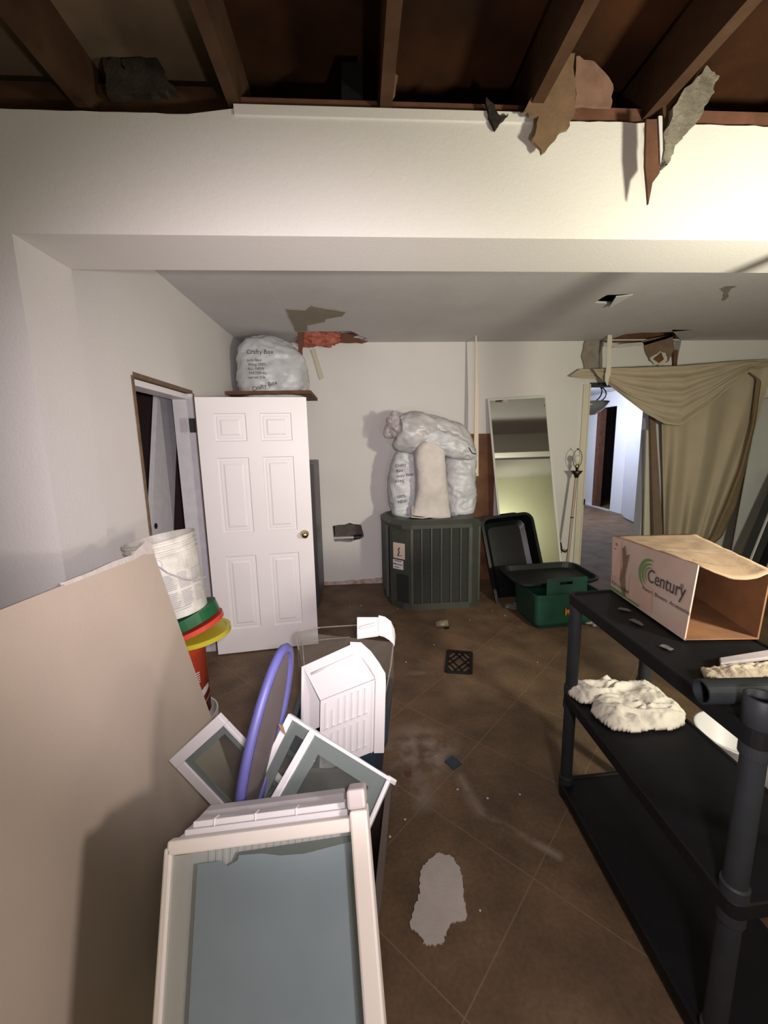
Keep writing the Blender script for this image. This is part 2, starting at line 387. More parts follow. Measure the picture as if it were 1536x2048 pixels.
struct('ceiling_void', MB().box(-1.35, XR, B1, YF + 0.2, 2.90, 2.92), WOODR)
# taped ceiling seam + lighter strip at left : slightly lower board
struct('trim_5', MB().box(XL, -0.563, B1, YF - 0.42, ZC - 0.006, ZC - 0.001), CEIL)
# attic sheathing over the front room
struct('ceiling_rear', MB().box(-2.8, XR, YR, 0.5, 2.72, 2.76), CEIL)
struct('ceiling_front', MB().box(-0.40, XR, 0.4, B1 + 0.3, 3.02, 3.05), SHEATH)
struct('ceiling_front_left', MB().box(-2.8, -0.40, 0.4, B1 + 0.3, 2.99, 3.05), ATTICD)
struct('trim_6', MB().box(-2.8, XR, B1 + 0.25, B1 + 0.3, 2.75, 3.05), SHEATH)
# header boards on the beam between the joists
jx = [-0.90, -0.385, 0.135, 0.66, 1.10, 1.62, 2.1]
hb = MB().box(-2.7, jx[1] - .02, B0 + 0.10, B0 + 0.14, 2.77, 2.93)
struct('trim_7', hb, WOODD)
struct('trim_8', MB().box(jx[1] + .02, XR, B0 + 0.02, B0 + 0.06, 2.77, 2.845), WOODR)
where = ['first ceiling joist from the left, over the end of the white beam', 'ceiling joist over the step in the beam edge, left of centre',
         'dark brown ceiling joist nearest the middle of the beam', 'ceiling joist with torn brown board hanging below it',
         'ceiling joist with pale insulation hanging off its end']
j0 = None
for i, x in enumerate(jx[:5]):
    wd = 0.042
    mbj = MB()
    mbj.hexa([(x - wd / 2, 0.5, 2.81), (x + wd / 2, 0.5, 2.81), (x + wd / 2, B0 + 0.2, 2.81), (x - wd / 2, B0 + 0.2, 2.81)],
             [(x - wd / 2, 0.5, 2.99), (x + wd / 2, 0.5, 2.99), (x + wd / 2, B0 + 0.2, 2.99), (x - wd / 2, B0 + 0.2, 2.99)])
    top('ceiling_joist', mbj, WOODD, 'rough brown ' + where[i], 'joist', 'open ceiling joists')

def shard(name, px, Y, m, label, cat, t=0.008, amp=0.004, n=3, seed=1, dy=0.0):
    pts = [aty(a, b, Y) for a, b in px]
    lp = jag([(p.x, p.z) for p in pts], amp, n, seed)
    o = MB().slab([lp], (0, Y, 0), (1, 0, 0), (0, 0, 1), (0, 1, 0), t)
    if dy:
        zt = max(p[1] for p in lp)
        for v_ in o.b.verts: v_.co.y -= (zt - v_.co.z) * dy
    return top(name, o, m, label, cat)
shard('torn_board', [(1112, 112), (1150, 105), (1150, 215), (1140, 250), (1112, 278), (1083, 306), (1064, 280), (1078, 232), (1046, 226), (1078, 172)], 1.60, PAPERB, 'brown torn board piece hanging point down over the white beam edge', 'debris', 0.012, 0.006, 4, 21)
shard('torn_board', [(1152, 112), (1188, 122), (1226, 168), (1222, 214), (1150, 213)], 1.615, mat('pinkish_board', (0.27, 0.15, 0.10), 0.9, 0.35, 18), 'pinkish brown torn board square behind the hanging brown piece', 'debris', 0.01, 0.005, 4, 22)
shard('wood_splinter', [(1293, 238), (1316, 238), (1320, 345), (1305, 366), (1297, 408), (1291, 330)], 1.57, WOODR, 'long pointed red-brown wood splinter hanging against the white beam', 'debris', 0.010, 0.001, 3, 23)
shard('paper_strip', [(1317, 232), (1325, 232), (1326, 300), (1321, 330)], 1.565, WHITEPL, 'thin white strip hanging beside the pointed wood splinter', 'debris', 0.003, 0.001, 2, 24)
shard('insulation_tuft', [(1330, 262), (1362, 190), (1412, 132), (1440, 150), (1424, 190), (1405, 228), (1378, 262), (1352, 285), (1342, 322), (1330, 330), (1330, 300)], 1.58, FUZZ, 'pale grey insulation tuft hanging off the right joist over the beam', 'insulation', 0.03, 0.007, 5, 25)
shard('torn_board', [(1326, 205), (1400, 60), (1440, 40), (1420, 110), (1365, 190), (1330, 262)], 1.60, WOODD, 'dark brown splintered board behind the pale insulation tuft', 'debris', 0.02, 0.004, 3, 28)
shard('wood_splinter', [(1340, 166), (1352, 150), (1408, 98), (1412, 104), (1368, 142)], 1.56, mat('tan_splinter', (0.38, 0.24, 0.15), 0.8, 0.3, 20), 'short tan splinter above the pale insulation tuft', 'debris', 0.008, 0.002, 3, 26)
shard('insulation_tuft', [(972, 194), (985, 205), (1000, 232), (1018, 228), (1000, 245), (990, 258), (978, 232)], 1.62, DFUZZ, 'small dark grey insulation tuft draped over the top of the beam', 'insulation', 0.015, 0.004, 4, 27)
shard('torn_paper', [(756, 118), (778, 112), (782, 140), (796, 150), (790, 190), (772, 212), (756, 205)], 1.66, PAPERB, 'torn brown paper flap on the middle ceiling joist', 'debris', 0.006, 0.004, 4, 29)
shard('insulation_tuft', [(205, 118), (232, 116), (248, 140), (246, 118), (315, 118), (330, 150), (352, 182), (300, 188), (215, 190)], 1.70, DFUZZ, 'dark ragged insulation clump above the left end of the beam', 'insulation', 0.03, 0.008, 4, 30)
shard('junction_block', [(683, 124), (726, 124), (726, 196), (683, 196)], 1.655, BLACKM, 'dark square block behind the beam edge left of the middle joist', 'block', 0.03, 0.001, 1, 31)

# door trims
t = thing('door_casing', (2.63, YF, 0), 'cream door casing board left of the curtained doorway', 'casing')
obj('casing_board', MB().box(2.60, 2.668, YF - 0.020, YF - 0.001, 0.0, 2.27), mat('cream_trim', (0.66, 0.62, 0.50), 0.6, 0.05, 4), t)
obj('inner_strip', MB().box(2.664, 2.679, YF - 0.03, YF - 0.001, 0.0, 2.27), MATS['cream_trim'], t)
obj('strike_plate', MB().box(2.674, 2.692, YF - 0.032, YF - 0.028, 0.88, 0.95), BLACKM, t, 'dark metal strike plate')
struct('trim_9', MB().box(DX1 - 0.035, DX1, YF - 0.01, YF + 0.12, 0, DZ), HALLW)
struct('trim_head_shade', MB().box(DX0, DX1, YF - 0.012, YF + 0.12, DZ - 0.04, DZ), DARKG)  # dark colour stands in for the shadow under the door header

# ---- side room beyond the doorway
struct('wall_side_far', MB().box(2.0, 6.5, 12.0, 12.1, 0, 2.75), HALLW)
dy0, dy1 = atx(1228, 900, 5.79).y, atx(1192, 900, 5.79).y
dz = atx(1210, 815, 5.79).z
outer = [(YF + .12, 0), (dy0, 0), (dy0, dz), (dy1, dz), (dy1, 0), (12.0, 0), (12.0, 2.7), (YF + .12, 2.7)]
struct('wall_side_right', MB().slab([outer], (5.79, 0, 0), (0, 1, 0), (0, 0, 1), (1, 0, 0), 0.12), HALLW)
struct('wall_side_left', MB().box(1.9, 2.0, YF + .12, 12.0, 0, 2.7), HALLW)
struct('ceiling_side', MB().box(1.9, 7.2, YF + .12, 12.1, 2.7, 2.75), HALLW)
struct('wall_side_closet', MB().box(7.0, 7.1, 7, 12, 0, 2.7), mat('dim_hall', (0.20, 0.18, 0.16), 0.9))
struct('trim_11', MB().box(5.77, 5.91, dy1 - 0.14, dy1, 0, dz), WOODR)
struct('trim_12', MB().box(5.74, 5.80, dy0 - 0.02, dy1 + 0.25, 0, 0.03), WHITEPL)
a, b_ = atz(1243, 1036, 0), atz(1288, 1056, 0)
d_ = (b_ - a).normalized()
top('drywall_sheet', MB().slab([jag([(0.0, 0.10), (0.25, 0.04), ((b_ - a).length + 0.6, 0.01), ((b_ - a).length + 0.6, 2.5), (0, 2.5)], 0.012, 3, 6)], a, d_, (0, 0, 1), d_.cross(V((0, 0, 1))), 0.02), mat('grey_blue_board', (0.50, 0.51, 0.56), 0.9, 0.06, 5), 'tall blue-grey drywall sheet with broken foot in the room beyond the doorway', 'drywall')

# chandelier in side room
cc = aty(1176, 812, 5.7)
t = thing('pendant_lamp', cc + V((0, 0, 0.35)), 'grey glass bowl pendant with black scrollwork beyond the doorway', 'lamp')
obj('bowl', MB().lathe([(0.0, -0.13), (0.10, -0.12), (0.20, -0.05), (0.27, 0.05), (0.262, 0.05), (0.19, -0.04), (0.0, -0.11)], Matrix.Translation(cc)), mat('grey_glass', (0.28, 0.29, 0.28), 0.3), t, smooth=True)
s_ = MB()
for k in range(4):
    an = k * math.pi / 2 + 0.1; dr = V((math.cos(an), math.sin(an), 0))
    s_.tube([cc + dr * (0.02 + 0.25 * math.sin(q * math.pi / 10) ** 1) * 1.0 + V((0, 0, 0.03 + 0.26 * (1 - math.cos(q * math.pi / 10)) / 2)) for q in range(11)], 0.008, 8)
obj('scroll_arm', s_, BLACKM, t)
obj('stem', MB().tube([cc + V((0, 0, -0.16)), cc + V((0, 0, 2.7 - cc.z))], 0.012, 8), BLACKM, t)

# ---- closet beyond the left door opening
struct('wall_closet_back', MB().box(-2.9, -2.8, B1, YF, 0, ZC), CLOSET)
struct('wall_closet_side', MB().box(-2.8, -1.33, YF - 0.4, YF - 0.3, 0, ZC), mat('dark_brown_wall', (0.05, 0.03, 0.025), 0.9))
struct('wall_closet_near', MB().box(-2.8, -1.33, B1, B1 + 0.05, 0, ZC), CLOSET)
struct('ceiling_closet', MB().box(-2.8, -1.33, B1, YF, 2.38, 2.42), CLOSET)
# jamb lining of the left opening (rough wood edges, white lining)
struct('trim_13', MB().box(XL - 0.14, XL + 0.004, LY0 - 0.022, LY0 + 0.004, 0, LZ), mat('brown_edge', (0.20, 0.13, 0.08), 0.9, 0.4, 25))
struct('trim_14', MB().box(XL - 0.14, XL + 0.004, LY0, LY1, LZ - 0.004, LZ + 0.02), MATS['brown_edge'])
struct('trim_15', MB().box(XL - 0.14, XL - 0.02, LY0, LY1, LZ - 0.045, LZ - 0.01), DOORW)
struct('trim_16', MB().box(XL - 0.14, XL + 0.004, LY1 - 0.02, LY1 + 0.0, 0, LZ), PLANKW)
struct('trim_17', MB().box(XL - 0.01, XL + 0.006, LY1 - 0.002, LY1 + 0.022, 0, LZ), MATS['brown_edge'])
# weathered plank leaning inside
X0 = -1.50
p1, p2, p3, p4 = atx(316, 783, X0), atx(356, 800, X0), atx(347, 1075, X0), atx(302, 1085, X0)
pl = MB().hexa([p4, p3, p2, p1], [q + V((-0.035, 0.0, 0)) for q in (p4, p3, p2, p1)])
e1 = p4 + (p4 - p1) * 1.05; e2 = p3 + (p3 - p2) * 1.05
pl = MB().hexa([e1, e2, p2, p1], [q + V((-0.035, 0.0, 0)) for q in (e1, e2, p2, p1)])
t = thing('door_slab', (e1 + e2) / 2, 'narrow weathered white door plank leaning inside the left opening', 'door')
obj('slab', pl, PLANKW, t)
c0 = atx(311, 1052, X0)
obj('latch_hole', MB().lathe([(0, 0), (0.022, 0.0), (0.022, 0.003), (0, 0.003)], Matrix.Translation(c0 + V((0.002, 0, 0))) @ Matrix.Rotation(math.pi / 2, 4, 'Y'), 16), BLACKM, t, 'dark round latch hole')

# ------------------------------------------------------------------ six-panel door, standing open
h0, h1 = V((-1.162, 3.137, 0.012)), V((-0.375, 3.239, 0.012))
du = (h1 - h0).normalized(); dn = V((du.y, -du.x, 0)); DW = (h1 - h0).length; DH = 2.0
t = tag(thing('door_1', h0, 'white six-panel door standing open at the left, brass knob', 'door'), kind='structure')
bmd = MB(); b = bmd.b
xs = [0, 0.115, 0.345, 0.445, 0.675, DW]; zs = [0, 0.20, 0.80, 0.985, 1.56, 1.68, 1.885, DH]
gv = [[b.verts.new(h0 + du * x + V((0, 0, z))) for z in zs] for x in xs]
pan = []
for i in range(5):
    for j in range(7):
        f = b.faces.new((gv[i][j], gv[i + 1][j], gv[i + 1][j + 1], gv[i][j + 1]))
        if i in (1, 3) and j in (1, 3, 5): pan.append(f)
bk = [b.verts.new(h0 + du * x - dn * 0.035 + V((0, 0, z))) for x, z in ((0, 0), (DW, 0), (DW, DH), (0, DH))]
b.faces.new(bk[::-1])
def side(vs, a, c): 
    b.faces.new(vs + [c, a])
side([gv[i][0] for i in range(6)], bk[0], bk[1]); side([gv[5][j] for j in range(8)], bk[1], bk[2])
side([gv[i][7] for i in range(5, -1, -1)], bk[2], bk[3]); side([gv[0][j] for j in range(7, -1, -1)], bk[3], bk[0])
bmesh.ops.recalc_face_normals(b, faces=b.faces)
for th, dp in ((0.006, -0.009), (0.014, 0.0), (0.005, 0.003), (0.018, 0.0), (0.012, 0.005)):
    bmesh.ops.inset_individual(b, faces=pan, thickness=th, depth=dp, use_even_offset=True)
obj('door_slab', bmd, DOORW, t)
kc = aty(614, 1060, 3.21); kc = h0 + du * (DW - 0.065) + V((0, 0, 0.945))
kM = Matrix.Translation(kc) @ dn.to_track_quat('Z', 'Y').to_matrix().to_4x4()
obj('door_knob', MB().lathe([(0, 0), (0.032, 0), (0.033, 0.006), (0.014, 0.010), (0.012, 0.028), (0.022, 0.036), (0.028, 0.048), (0.025, 0.060), (0.012, 0.067), (0, 0.068)], kM, 24), CHROME, t, 'brass knob', smooth=True)
for z in (1.80, 0.22):
    hh = MB(); c = h0 + V((0, 0, z)) - du * 0.012
    hh.bar(c - du * 0.02 + V((0, 0, -0.05)) + dn * .004, c - du * 0.02 + V((0, 0, 0.05)) + dn * .004, 0.035, 0.006, dn)
    hh.tube([c + dn * 0.006 + V((0, 0, -0.05)), c + dn * 0.006 + V((0, 0, 0.05))], 0.007, 8)
    obj('hinge', hh, BLACKM if z > 1 else mat('old_brass', (0.16, 0.09, 0.03), 0.5, metal=.5), t, 'black hinge' if z > 1 else 'tarnished brass hinge')

# ------------------------------------------------------------------ far-wall damage
# rough, unfinished foot of the far wall left of the unit
foot = jag([(-0.5, 0.0), (0.35, 0.0), (0.35, 0.075), (0.1, 0.06), (-0.2, 0.045), (-0.5, 0.05)], 0.012, 6, 33)
struct('baseboard_far', MB().slab([[(x, max(z, 0)) for x, z in foot]], (0, YF - 0.006, 0), (1, 0, 0), (0, 0, 1), (0, 1, 0), 0.005), mat('rotten_wall_foot', (0.34, 0.22, 0.18), 0.95, 0.5, 22, 0.4, 60, col2=(0.55, 0.48, 0.45)))
# pipe in hole
t = thing('water_pipe', aty(700, 1078, YF + .06), 'grey pipe with black coupling inside the hole in the far wall', 'pipe')
a, b_ = aty(668, 1076, YF + 0.05), aty(726, 1074, YF + 0.05)
obj('pipe', MB().tube([a, b_], 0.018, 14), PIPE, t)
obj('coupling', MB().tube([a + (b_ - a) * 0.68, a + (b_ - a) * 0.98], 0.028, 14), BLACKM, t, 'black rubber coupling')
for px, lb in ((805, 'small screw hole anchor high on far wall, left of two'), (896, 'small screw hole anchor high on far wall, right of two')):
    c = aty(px, 798, YF)
    top('wall_anchor', MB().lathe([(0, -0.004), (0.010, -0.004), (0.010, 0.0), (0, 0.0)], Matrix.Translation(c) @ Matrix.Rotation(math.pi / 2, 4, 'X'), 10), BLACKM, lb, 'anchor', 'wall anchors on the far wall')
# peeled ceiling patch (beige) above the sack
pp = [atz(x, y, ZC) for x, y in ((573, 617), (612, 619), (625, 611), (650, 616), (690, 622), (685, 631), (652, 636), (650, 642), (612, 650), (616, 660), (592, 662))]
struct('trim_18', MB().slab([jag([(p.x, p.y) for p in pp], 0.006, 3, 40)], (0, 0, ZC - 0.008), (1, 0, 0), (0, 1, 0), (0, 0, 1), 0.007), mat('peeled_ceiling', (0.27, 0.235, 0.18), 0.95, 0.15, 10))
# pink insulation hanging from the corner
def lump(name, c, sx, sy, sz, m, label, cat, seed=0, amp=0.25, sub=3, fr=9):
    mb = MB(); bmesh.ops.create_icosphere(mb.b, subdivisions=sub + 1, radius=1.0)
    for v_ in mb.b.verts:
        k = 1 + amp * nz(v_.co + V((seed, seed * 2, 0)), 2.2) + amp * 0.5 * nz(v_.co + V((seed, 0, 3)), 6)
        v_.co = V(c) + V((v_.co.x * sx * k, v_.co.y * sy * k, v_.co.z * sz * k))
    return top(name, mb, m, label, cat, smooth=True)
c = aty(640, 676, 4.55)
lump('insulation_batt', c, 0.23, 0.07, 0.085, PINK, 'pink insulation batt sagging from the hole above the white sack', 'insulation', 3, 0.5)
shard('wood_splinter', [(594, 664), (608, 664), (606, 690), (604, 722), (597, 726), (597, 690)], 4.45, WOODR, 'red-brown splintered stick hanging left of the pink insulation', 'debris', 0.012, 0.006, 3, 41)
shard('broken_lath', [(662, 668), (705, 664), (722, 668), (706, 674), (736, 682), (724, 687), (690, 686), (662, 684)], 4.60, WOODR, 'broken red-brown lath piece right of the pink insulation', 'debris', 0.012, 0.008, 3, 42)
shard('plaster_strip', [(622, 700), (631, 698), (648, 755), (640, 760)], 4.69, mat('pale_strip', (0.55, 0.53, 0.40), 0.9), 'pale narrow plaster strip hanging on the far wall under the insulation', 'plaster', 0.008, 0.003, 3, 43)
# hanging tapered trim strip in front of far wall
pts = [aty(951, 668, 4.46), aty(953, 668, 4.46), aty(957, 800, 4.44), aty(957, 952, 4.42), aty(947, 952, 4.42), aty(950, 800, 4.44)]
top('corner_strip', MB().hexa([pts[0], pts[1], pts[2], pts[5]], [p + V((0, 0.012, 0)) for p in (pts[0], pts[1], pts[2], pts[5])]).hexa([pts[5], pts[2], pts[3], pts[4]], [p + V((0, 0.012, 0)) for p in (pts[5], pts[2], pts[3], pts[4])]), mat('cream_strip', (0.70, 0.60, 0.46), 0.7), 'long tapered cream trim strip hanging from ceiling left of mirror', 'trim')
# torn paper and board bits around the hole above the doorway
shard('torn_drywall', [(1172, 678), (1196, 668), (1216, 664), (1218, 672), (1202, 684), (1198, 735), (1196, 752), (1170, 752), (1164, 715)], 4.69, TORN, 'grey torn drywall facing left of the hole above the doorway', 'drywall', 0.01, 0.01, 4, 50)
shard('torn_drywall', [(1284, 682), (1345, 668), (1348, 700), (1338, 722), (1322, 732), (1300, 722), (1296, 715)], 4.70, mat('brown_backing', (0.24, 0.155, 0.10), 0.9, 0.3, 12), 'brown torn drywall backing right of the hole above the curtain', 'drywall', 0.008, 0.008, 4, 51)
shard('torn_paper', [(1300, 715), (1320, 702), (1332, 705), (1334, 722), (1322, 732), (1308, 728)], 4.685, GYP, 'white torn plaster curl on the brown backing above the curtain', 'plaster', 0.006, 0.008, 4, 52)
shard('torn_paper', [(1306, 718), (1322, 704), (1328, 718), (1318, 726)], 4.68, PLY, 'small orange-brown scrap in the white plaster curl', 'debris', 0.004, 0.004, 3, 53)
shard('torn_paper', [(1216, 664), (1224, 666), (1222, 740), (1216, 772), (1210, 760), (1214, 720)], 4.46, mat('white_shred', (0.66, 0.62, 0.52), 0.9), 'long white paper shred hanging over the curtain corner', 'debris', 0.006, 0.006, 4, 54)
shard('wood_splinter', [(1348, 700), (1356, 700), (1354, 735), (1348, 736)], 4.69, WOODR, 'short dark wood sliver at right edge of the torn hole above the curtain', 'debris', 0.01, 0.002, 3, 55)
shard('paper_edge', [(1204, 684), (1240, 688), (1290, 684), (1345, 668), (1346, 673), (1292, 690), (1240, 695), (1204, 692)], 4.70, GYP, 'curled white paper edge along the bottom of the torn wall hole', 'plaster', 0.008, 0.003, 4, 56)
# ceiling scuff
pp = [atz(x, y, ZC) for x, y in ((1438, 577), (1452, 572), (1474, 570), (1460, 580), (1450, 600), (1444, 600), (1448, 584))]
struct('trim_19', MB().slab([jag([(p.x, p.y) for p in pp], 0.01, 3, 44)], (0, 0, ZC - 0.003), (1, 0, 0), (0, 1, 0), (0, 0, 1), 0.003), TORN)
# folded-down flap at the ceiling hole
pp = [atz(x, y, ZC) for x, y in ((1218, 607), (1232, 592), (1266, 588), (1234, 606))]
top('ceiling_flap', MB().hexa([pp[0] + V((0, 0, -.03)), pp[3] + V((0, 0, -.01)), pp[2], pp[1]], [p + V((0, 0, -.008)) for p in (pp[0] + V((0, 0, -.03)), pp[3] + V((0, 0, -.01)), pp[2], pp[1])]), CEIL, 'small drooping flap of ceiling board at the ceiling hole', 'drywall')
# plywood behind the unit
top('plywood_panel', MB().box(1.27, 1.58, 4.69, 4.71, 0.0, 1.74), PLY, 'orange-brown plywood panel between the condenser unit and the mirror', 'plywood')

# ------------------------------------------------------------------ grey tall appliance behind the door, with shelf + sack
t = thing('grey_cabinet', (-0.75, 4.45, 0), 'tall grey cabinet standing behind the open white door', 'cabinet')
xr = -0.435
obj('body', MB().box(-1.10, xr, 4.10, 4.66, 0.03, 1.49), GREYAP, t, bevel=0.01)
obj('front_edge', MB().box(-1.10, xr, 4.06, 4.10, 0.03, 1.47), DARKG, t)
sh = thing('storage_shelf', (-0.9, 4.4, 2.15), 'brown wooden shelf board above the door holding a white sack', 'shelf')
obj('board', MB().box(-1.205, -0.42, 4.02, 4.70, 2.13, 2.16), WOODR, sh)
obj('bracket', MB().bar((-1.19, 4.60, 1.85), (-1.19, 4.20, 2.13), 0.03, 0.03), WOODR, sh)

def sack(name, rings, m, label, cat, seg=84, seed=1, amp=0.02, wr=0.012, parent=None, nn=60, pw=3.0, fine=1.0):
    """rings: (centre, rx, ry, yaw) bottom to top; superelliptic sections, wrinkled"""
    mb = MB(); out = []
    def lerp(t):
        f = t * (len(rings) - 1); i = min(int(f), len(rings) - 2); u = f - i; A, B = rings[i], rings[i + 1]
        u = u * u * (3 - 2 * u) if False else u
        P = [rings[max(i - 1, 0)], A, B, rings[min(i + 2, len(rings) - 1)]]
        def cr(a, b, c, d): return b + 0.5 * u * (c - a + u * (2 * a - 5 * b + 4 * c - d + u * (3 * (b - c) + d - a)))
        c = V([cr(P[0][0][k], P[1][0][k], P[2][0][k], P[3][0][k]) for k in range(3)])
        return c, max(0.004, cr(*[p[1] for p in P])), max(0.004, cr(*[p[2] for p in P])), A[3] + (B[3] - A[3]) * u
    N_ = nn
    cs = [lerp(i / N_) for i in range(N_ + 1)]
    for i, (c, rx, ry, yaw) in enumerate(cs):
        d = (cs[min(i + 1, N_)][0] - cs[max(i - 1, 0)][0]).normalized()
        ux = V((math.cos(yaw), math.sin(yaw), 0)); ux = (ux - d * ux.dot(d)).normalized(); uy = d.cross(ux)
        rg = []
        for k in range(seg):
            a = k * 2 * math.pi / seg; ca, sa = math.cos(a), math.sin(a)
            r = (abs(ca) ** pw + abs(sa) ** pw) ** (-1 / pw)
            p = c + ux * rx * r * ca + uy * ry * r * sa
            nrm = (ux * ca + uy * sa)
            q = V((p.x * 1.0 + seed, p.y, p.z))
            qq = q + V((nz(q, 5), nz(q + V((3, 1, 0)), 5), nz(q + V((0, 7, 2)), 5))) * 0.06
            dsp = amp * nz(q, 7) - 0.6 * wr * abs(nz(V((qq.x * 1.2 + qq.z * 0.6, qq.y, qq.z * 2.0)), 9 * fine)) * 1.5 - wr * 0.35 * abs(nz(V((qq.x, qq.y, qq.z * 1.6 - qq.x)), 23)) + wr * 0.3
            rg.append(mb.b.verts.new(p + nrm * dsp * min(1, rx / 0.05)))
        out.append(rg)
    for a, b in zip(out, out[1:]):
        for k in range(seg): j = (k + 1) % seg; mb.b.faces.new((a[k], a[j], b[j], b[k]))
    mb.b.faces.new(out[0][::-1]); mb.b.faces.new(out[-1])
    if parent is not None: return obj(name, mb, m, parent, label, smooth=True)
    return top(name, mb, m, label, cat, smooth=True)

def text_part(parent, txt, O, u, v, size, ext=0.0006, xs=1.0, m=None):
    q = MB(); text_mb(q, txt, O, u, v, size, ext, xs); return obj('print', q, m or INK, parent)
def print_lines(parent, O, u, v, lines, rs=0):
    mb = MB(); y = 0
    for txt, size in lines:
        text_mb(mb, txt, V(O) + V(v) * y, u, v, size); y -= size * 1.25
    return obj('print', mb, INK, parent, 'black printed lettering')

# sack over the door
t = thing('poly_sack', (-0.86, 4.35, 2.16), 'bulging white plastic sack with black print on the shelf over the door', 'sack')
x0, x1 = aty(476, 740, 4.25).x, aty(612, 740, 4.25).x
cx = (x0 + x1) / 2; rx = (x1 - x0) / 2
sack('bag', [((cx, 4.37, 2.165), rx * 0.7, .20, 0), ((cx, 4.35, 2.20), rx * 1.0, .27, 0), ((cx, 4.33, 2.34), rx * 1.02, .30, 0), ((cx, 4.35, 2.50), rx * 0.96, .28, 0), ((cx + .02, 4.38, 2.60), rx * 0.72, .2, 0), ((cx + .03, 4.40, 2.64), rx * 0.3, .08, 0)], SACK, None, None, seed=2, parent=t, wr=0.035)
yy = 4.006
o = aty(493, 708, yy)
text_part(t, 'Crafty Box', o, (1, 0, 0), (0, -0.1, 1), 0.055)
for i in range(5):
    text_part(t, ['poly fiber', 'filling 100%', 'ALL NEW', 'MATERIAL', 'net wt 5 lb'][i], o + V((0.0 + 0.01 * (i % 2), 0, -0.065 - 0.038 * i)), (1, 0, 0), (0, 0, 1), 0.036)
text_part(t, 'Crafty Box', o + V((0.03, 0.0, -0.33)), (0.96, 0, 0.25), (-.2, 0.0, 1), 0.055)

# ------------------------------------------------------------------ condenser unit
t = thing('condenser_unit', (0.8, 4.25, 0), 'grey-green louvered air conditioner condenser standing by the far wall', 'air conditioner')
outl = [(0.245, 4.36), (0.30, 4.03), (0.415, 3.895), (0.50, 3.862), (1.08, 3.862), (1.19, 3.93), (1.215, 4.06), (1.215, 4.52), (1.13, 4.60), (0.33, 4.60), (0.25, 4.52)]
def ringp(pts, k, z, cx=0.73, cy=4.23): return [V((cx + (x - cx) * k, cy + (y - cy) * k, z)) for x, y in pts]
obj('base_pan', MB().hexa(ringp(outl, 0.99, 0.0), ringp(outl, 1.0, 0.07)), ACG, t)
obj('coil', MB().hexa(ringp(outl, 0.955, 0.07), ringp(outl, 0.955, 0.84)), ACD, t)
lid = MB(); lid.hexa(ringp(outl, 1.02, 0.83), ringp(outl, 1.03, 0.865))
P0 = ringp(outl, 1.03, 0.865); P1 = ringp(outl, 0.90, 0.905)
for i in range(len(outl)): j = (i + 1) % len(outl); lid.face([P0[i], P0[j], P1[j], P1[i]])
ctr = V((0.73, 4.23, 0.905)); C1 = [ctr + V((math.cos(a) * 0.32, math.sin(a) * 0.28, -0.0)) for a in [math.atan2(p.y - ctr.y, p.x - ctr.x) for p in P1]]
C2 = [p + V((0, 0, -0.05)) for p in C1]
for i in range(len(outl)):
    j = (i + 1) % len(outl); lid.face([P1[i], P1[j], C1[j], C1[i]]); lid.face([C1[i], C1[j], C2[j], C2[i]])
obj('top_cover', lid, ACG, t)
g = MB()
for k in range(1, 8): 
    rr = k * 0.04
    g.tube([ctr + V((math.cos(a) * rr * 1.12, math.sin(a) * rr, -0.03)) for a in [q * math.pi / 12 for q in range(25)]], 0.003, 6, cap=False)
obj('fan_grille', g, ACD, t, 'dark wire fan grille')
fr = MB()  # front louvre frames: vertical ribs between x .5 and 1.08, and fine horizontal louvres
nb = 6
for i in range(nb + 1):
    x = 0.50 + (1.08 - 0.50) * i / nb
    fr.box(x - (0.012 if i in (0, nb) else 0.006), x + (0.012 if i in (0, nb) else 0.006), 3.855, 3.885, 0.06, 0.835)
for i in range(4):
    a_, b2 = V((1.19, 3.93, 0)), V((1.215, 4.40, 0)); q = a_.lerp(b2, i / 3)
    fr.box(q.x - 0.02, q.x + 0.006, q.y - .01, q.y + .01, 0.06, 0.835)
for i in range(5):
    a_, b2 = V((0.27, 4.12, 0)), V((0.248, 4.50, 0)); q = a_.lerp(b2, i / 4)
    fr.box(q.x - 0.006, q.x + 0.02, q.y - .01, q.y + .01, 0.06, 0.835)
fr.hexa([(1.06, 3.857, .05), (1.10, 3.862, .05), (1.20, 3.935, .05), (1.17, 3.95, .05)], [(1.06, 3.857, .84), (1.10, 3.862, .84), (1.20, 3.935, .84), (1.17, 3.95, .84)])
obj('corner_ribs', fr, ACG, t)
lv = MB()
for k in range(48):
    z = 0.085 + k * 0.0155
    lv.hexa([(0.505, 3.866, z), (1.075, 3.866, z), (1.075, 3.880, z + .008), (0.505, 3.880, z + .008)], [(0.505, 3.866, z + .002), (1.075, 3.866, z + .002), (1.075, 3.880, z + .010), (0.505, 3.880, z + .010)])
obj('louvres', lv, mat('dark_louvre', (0.035, 0.04, 0.034), 0.6), t)
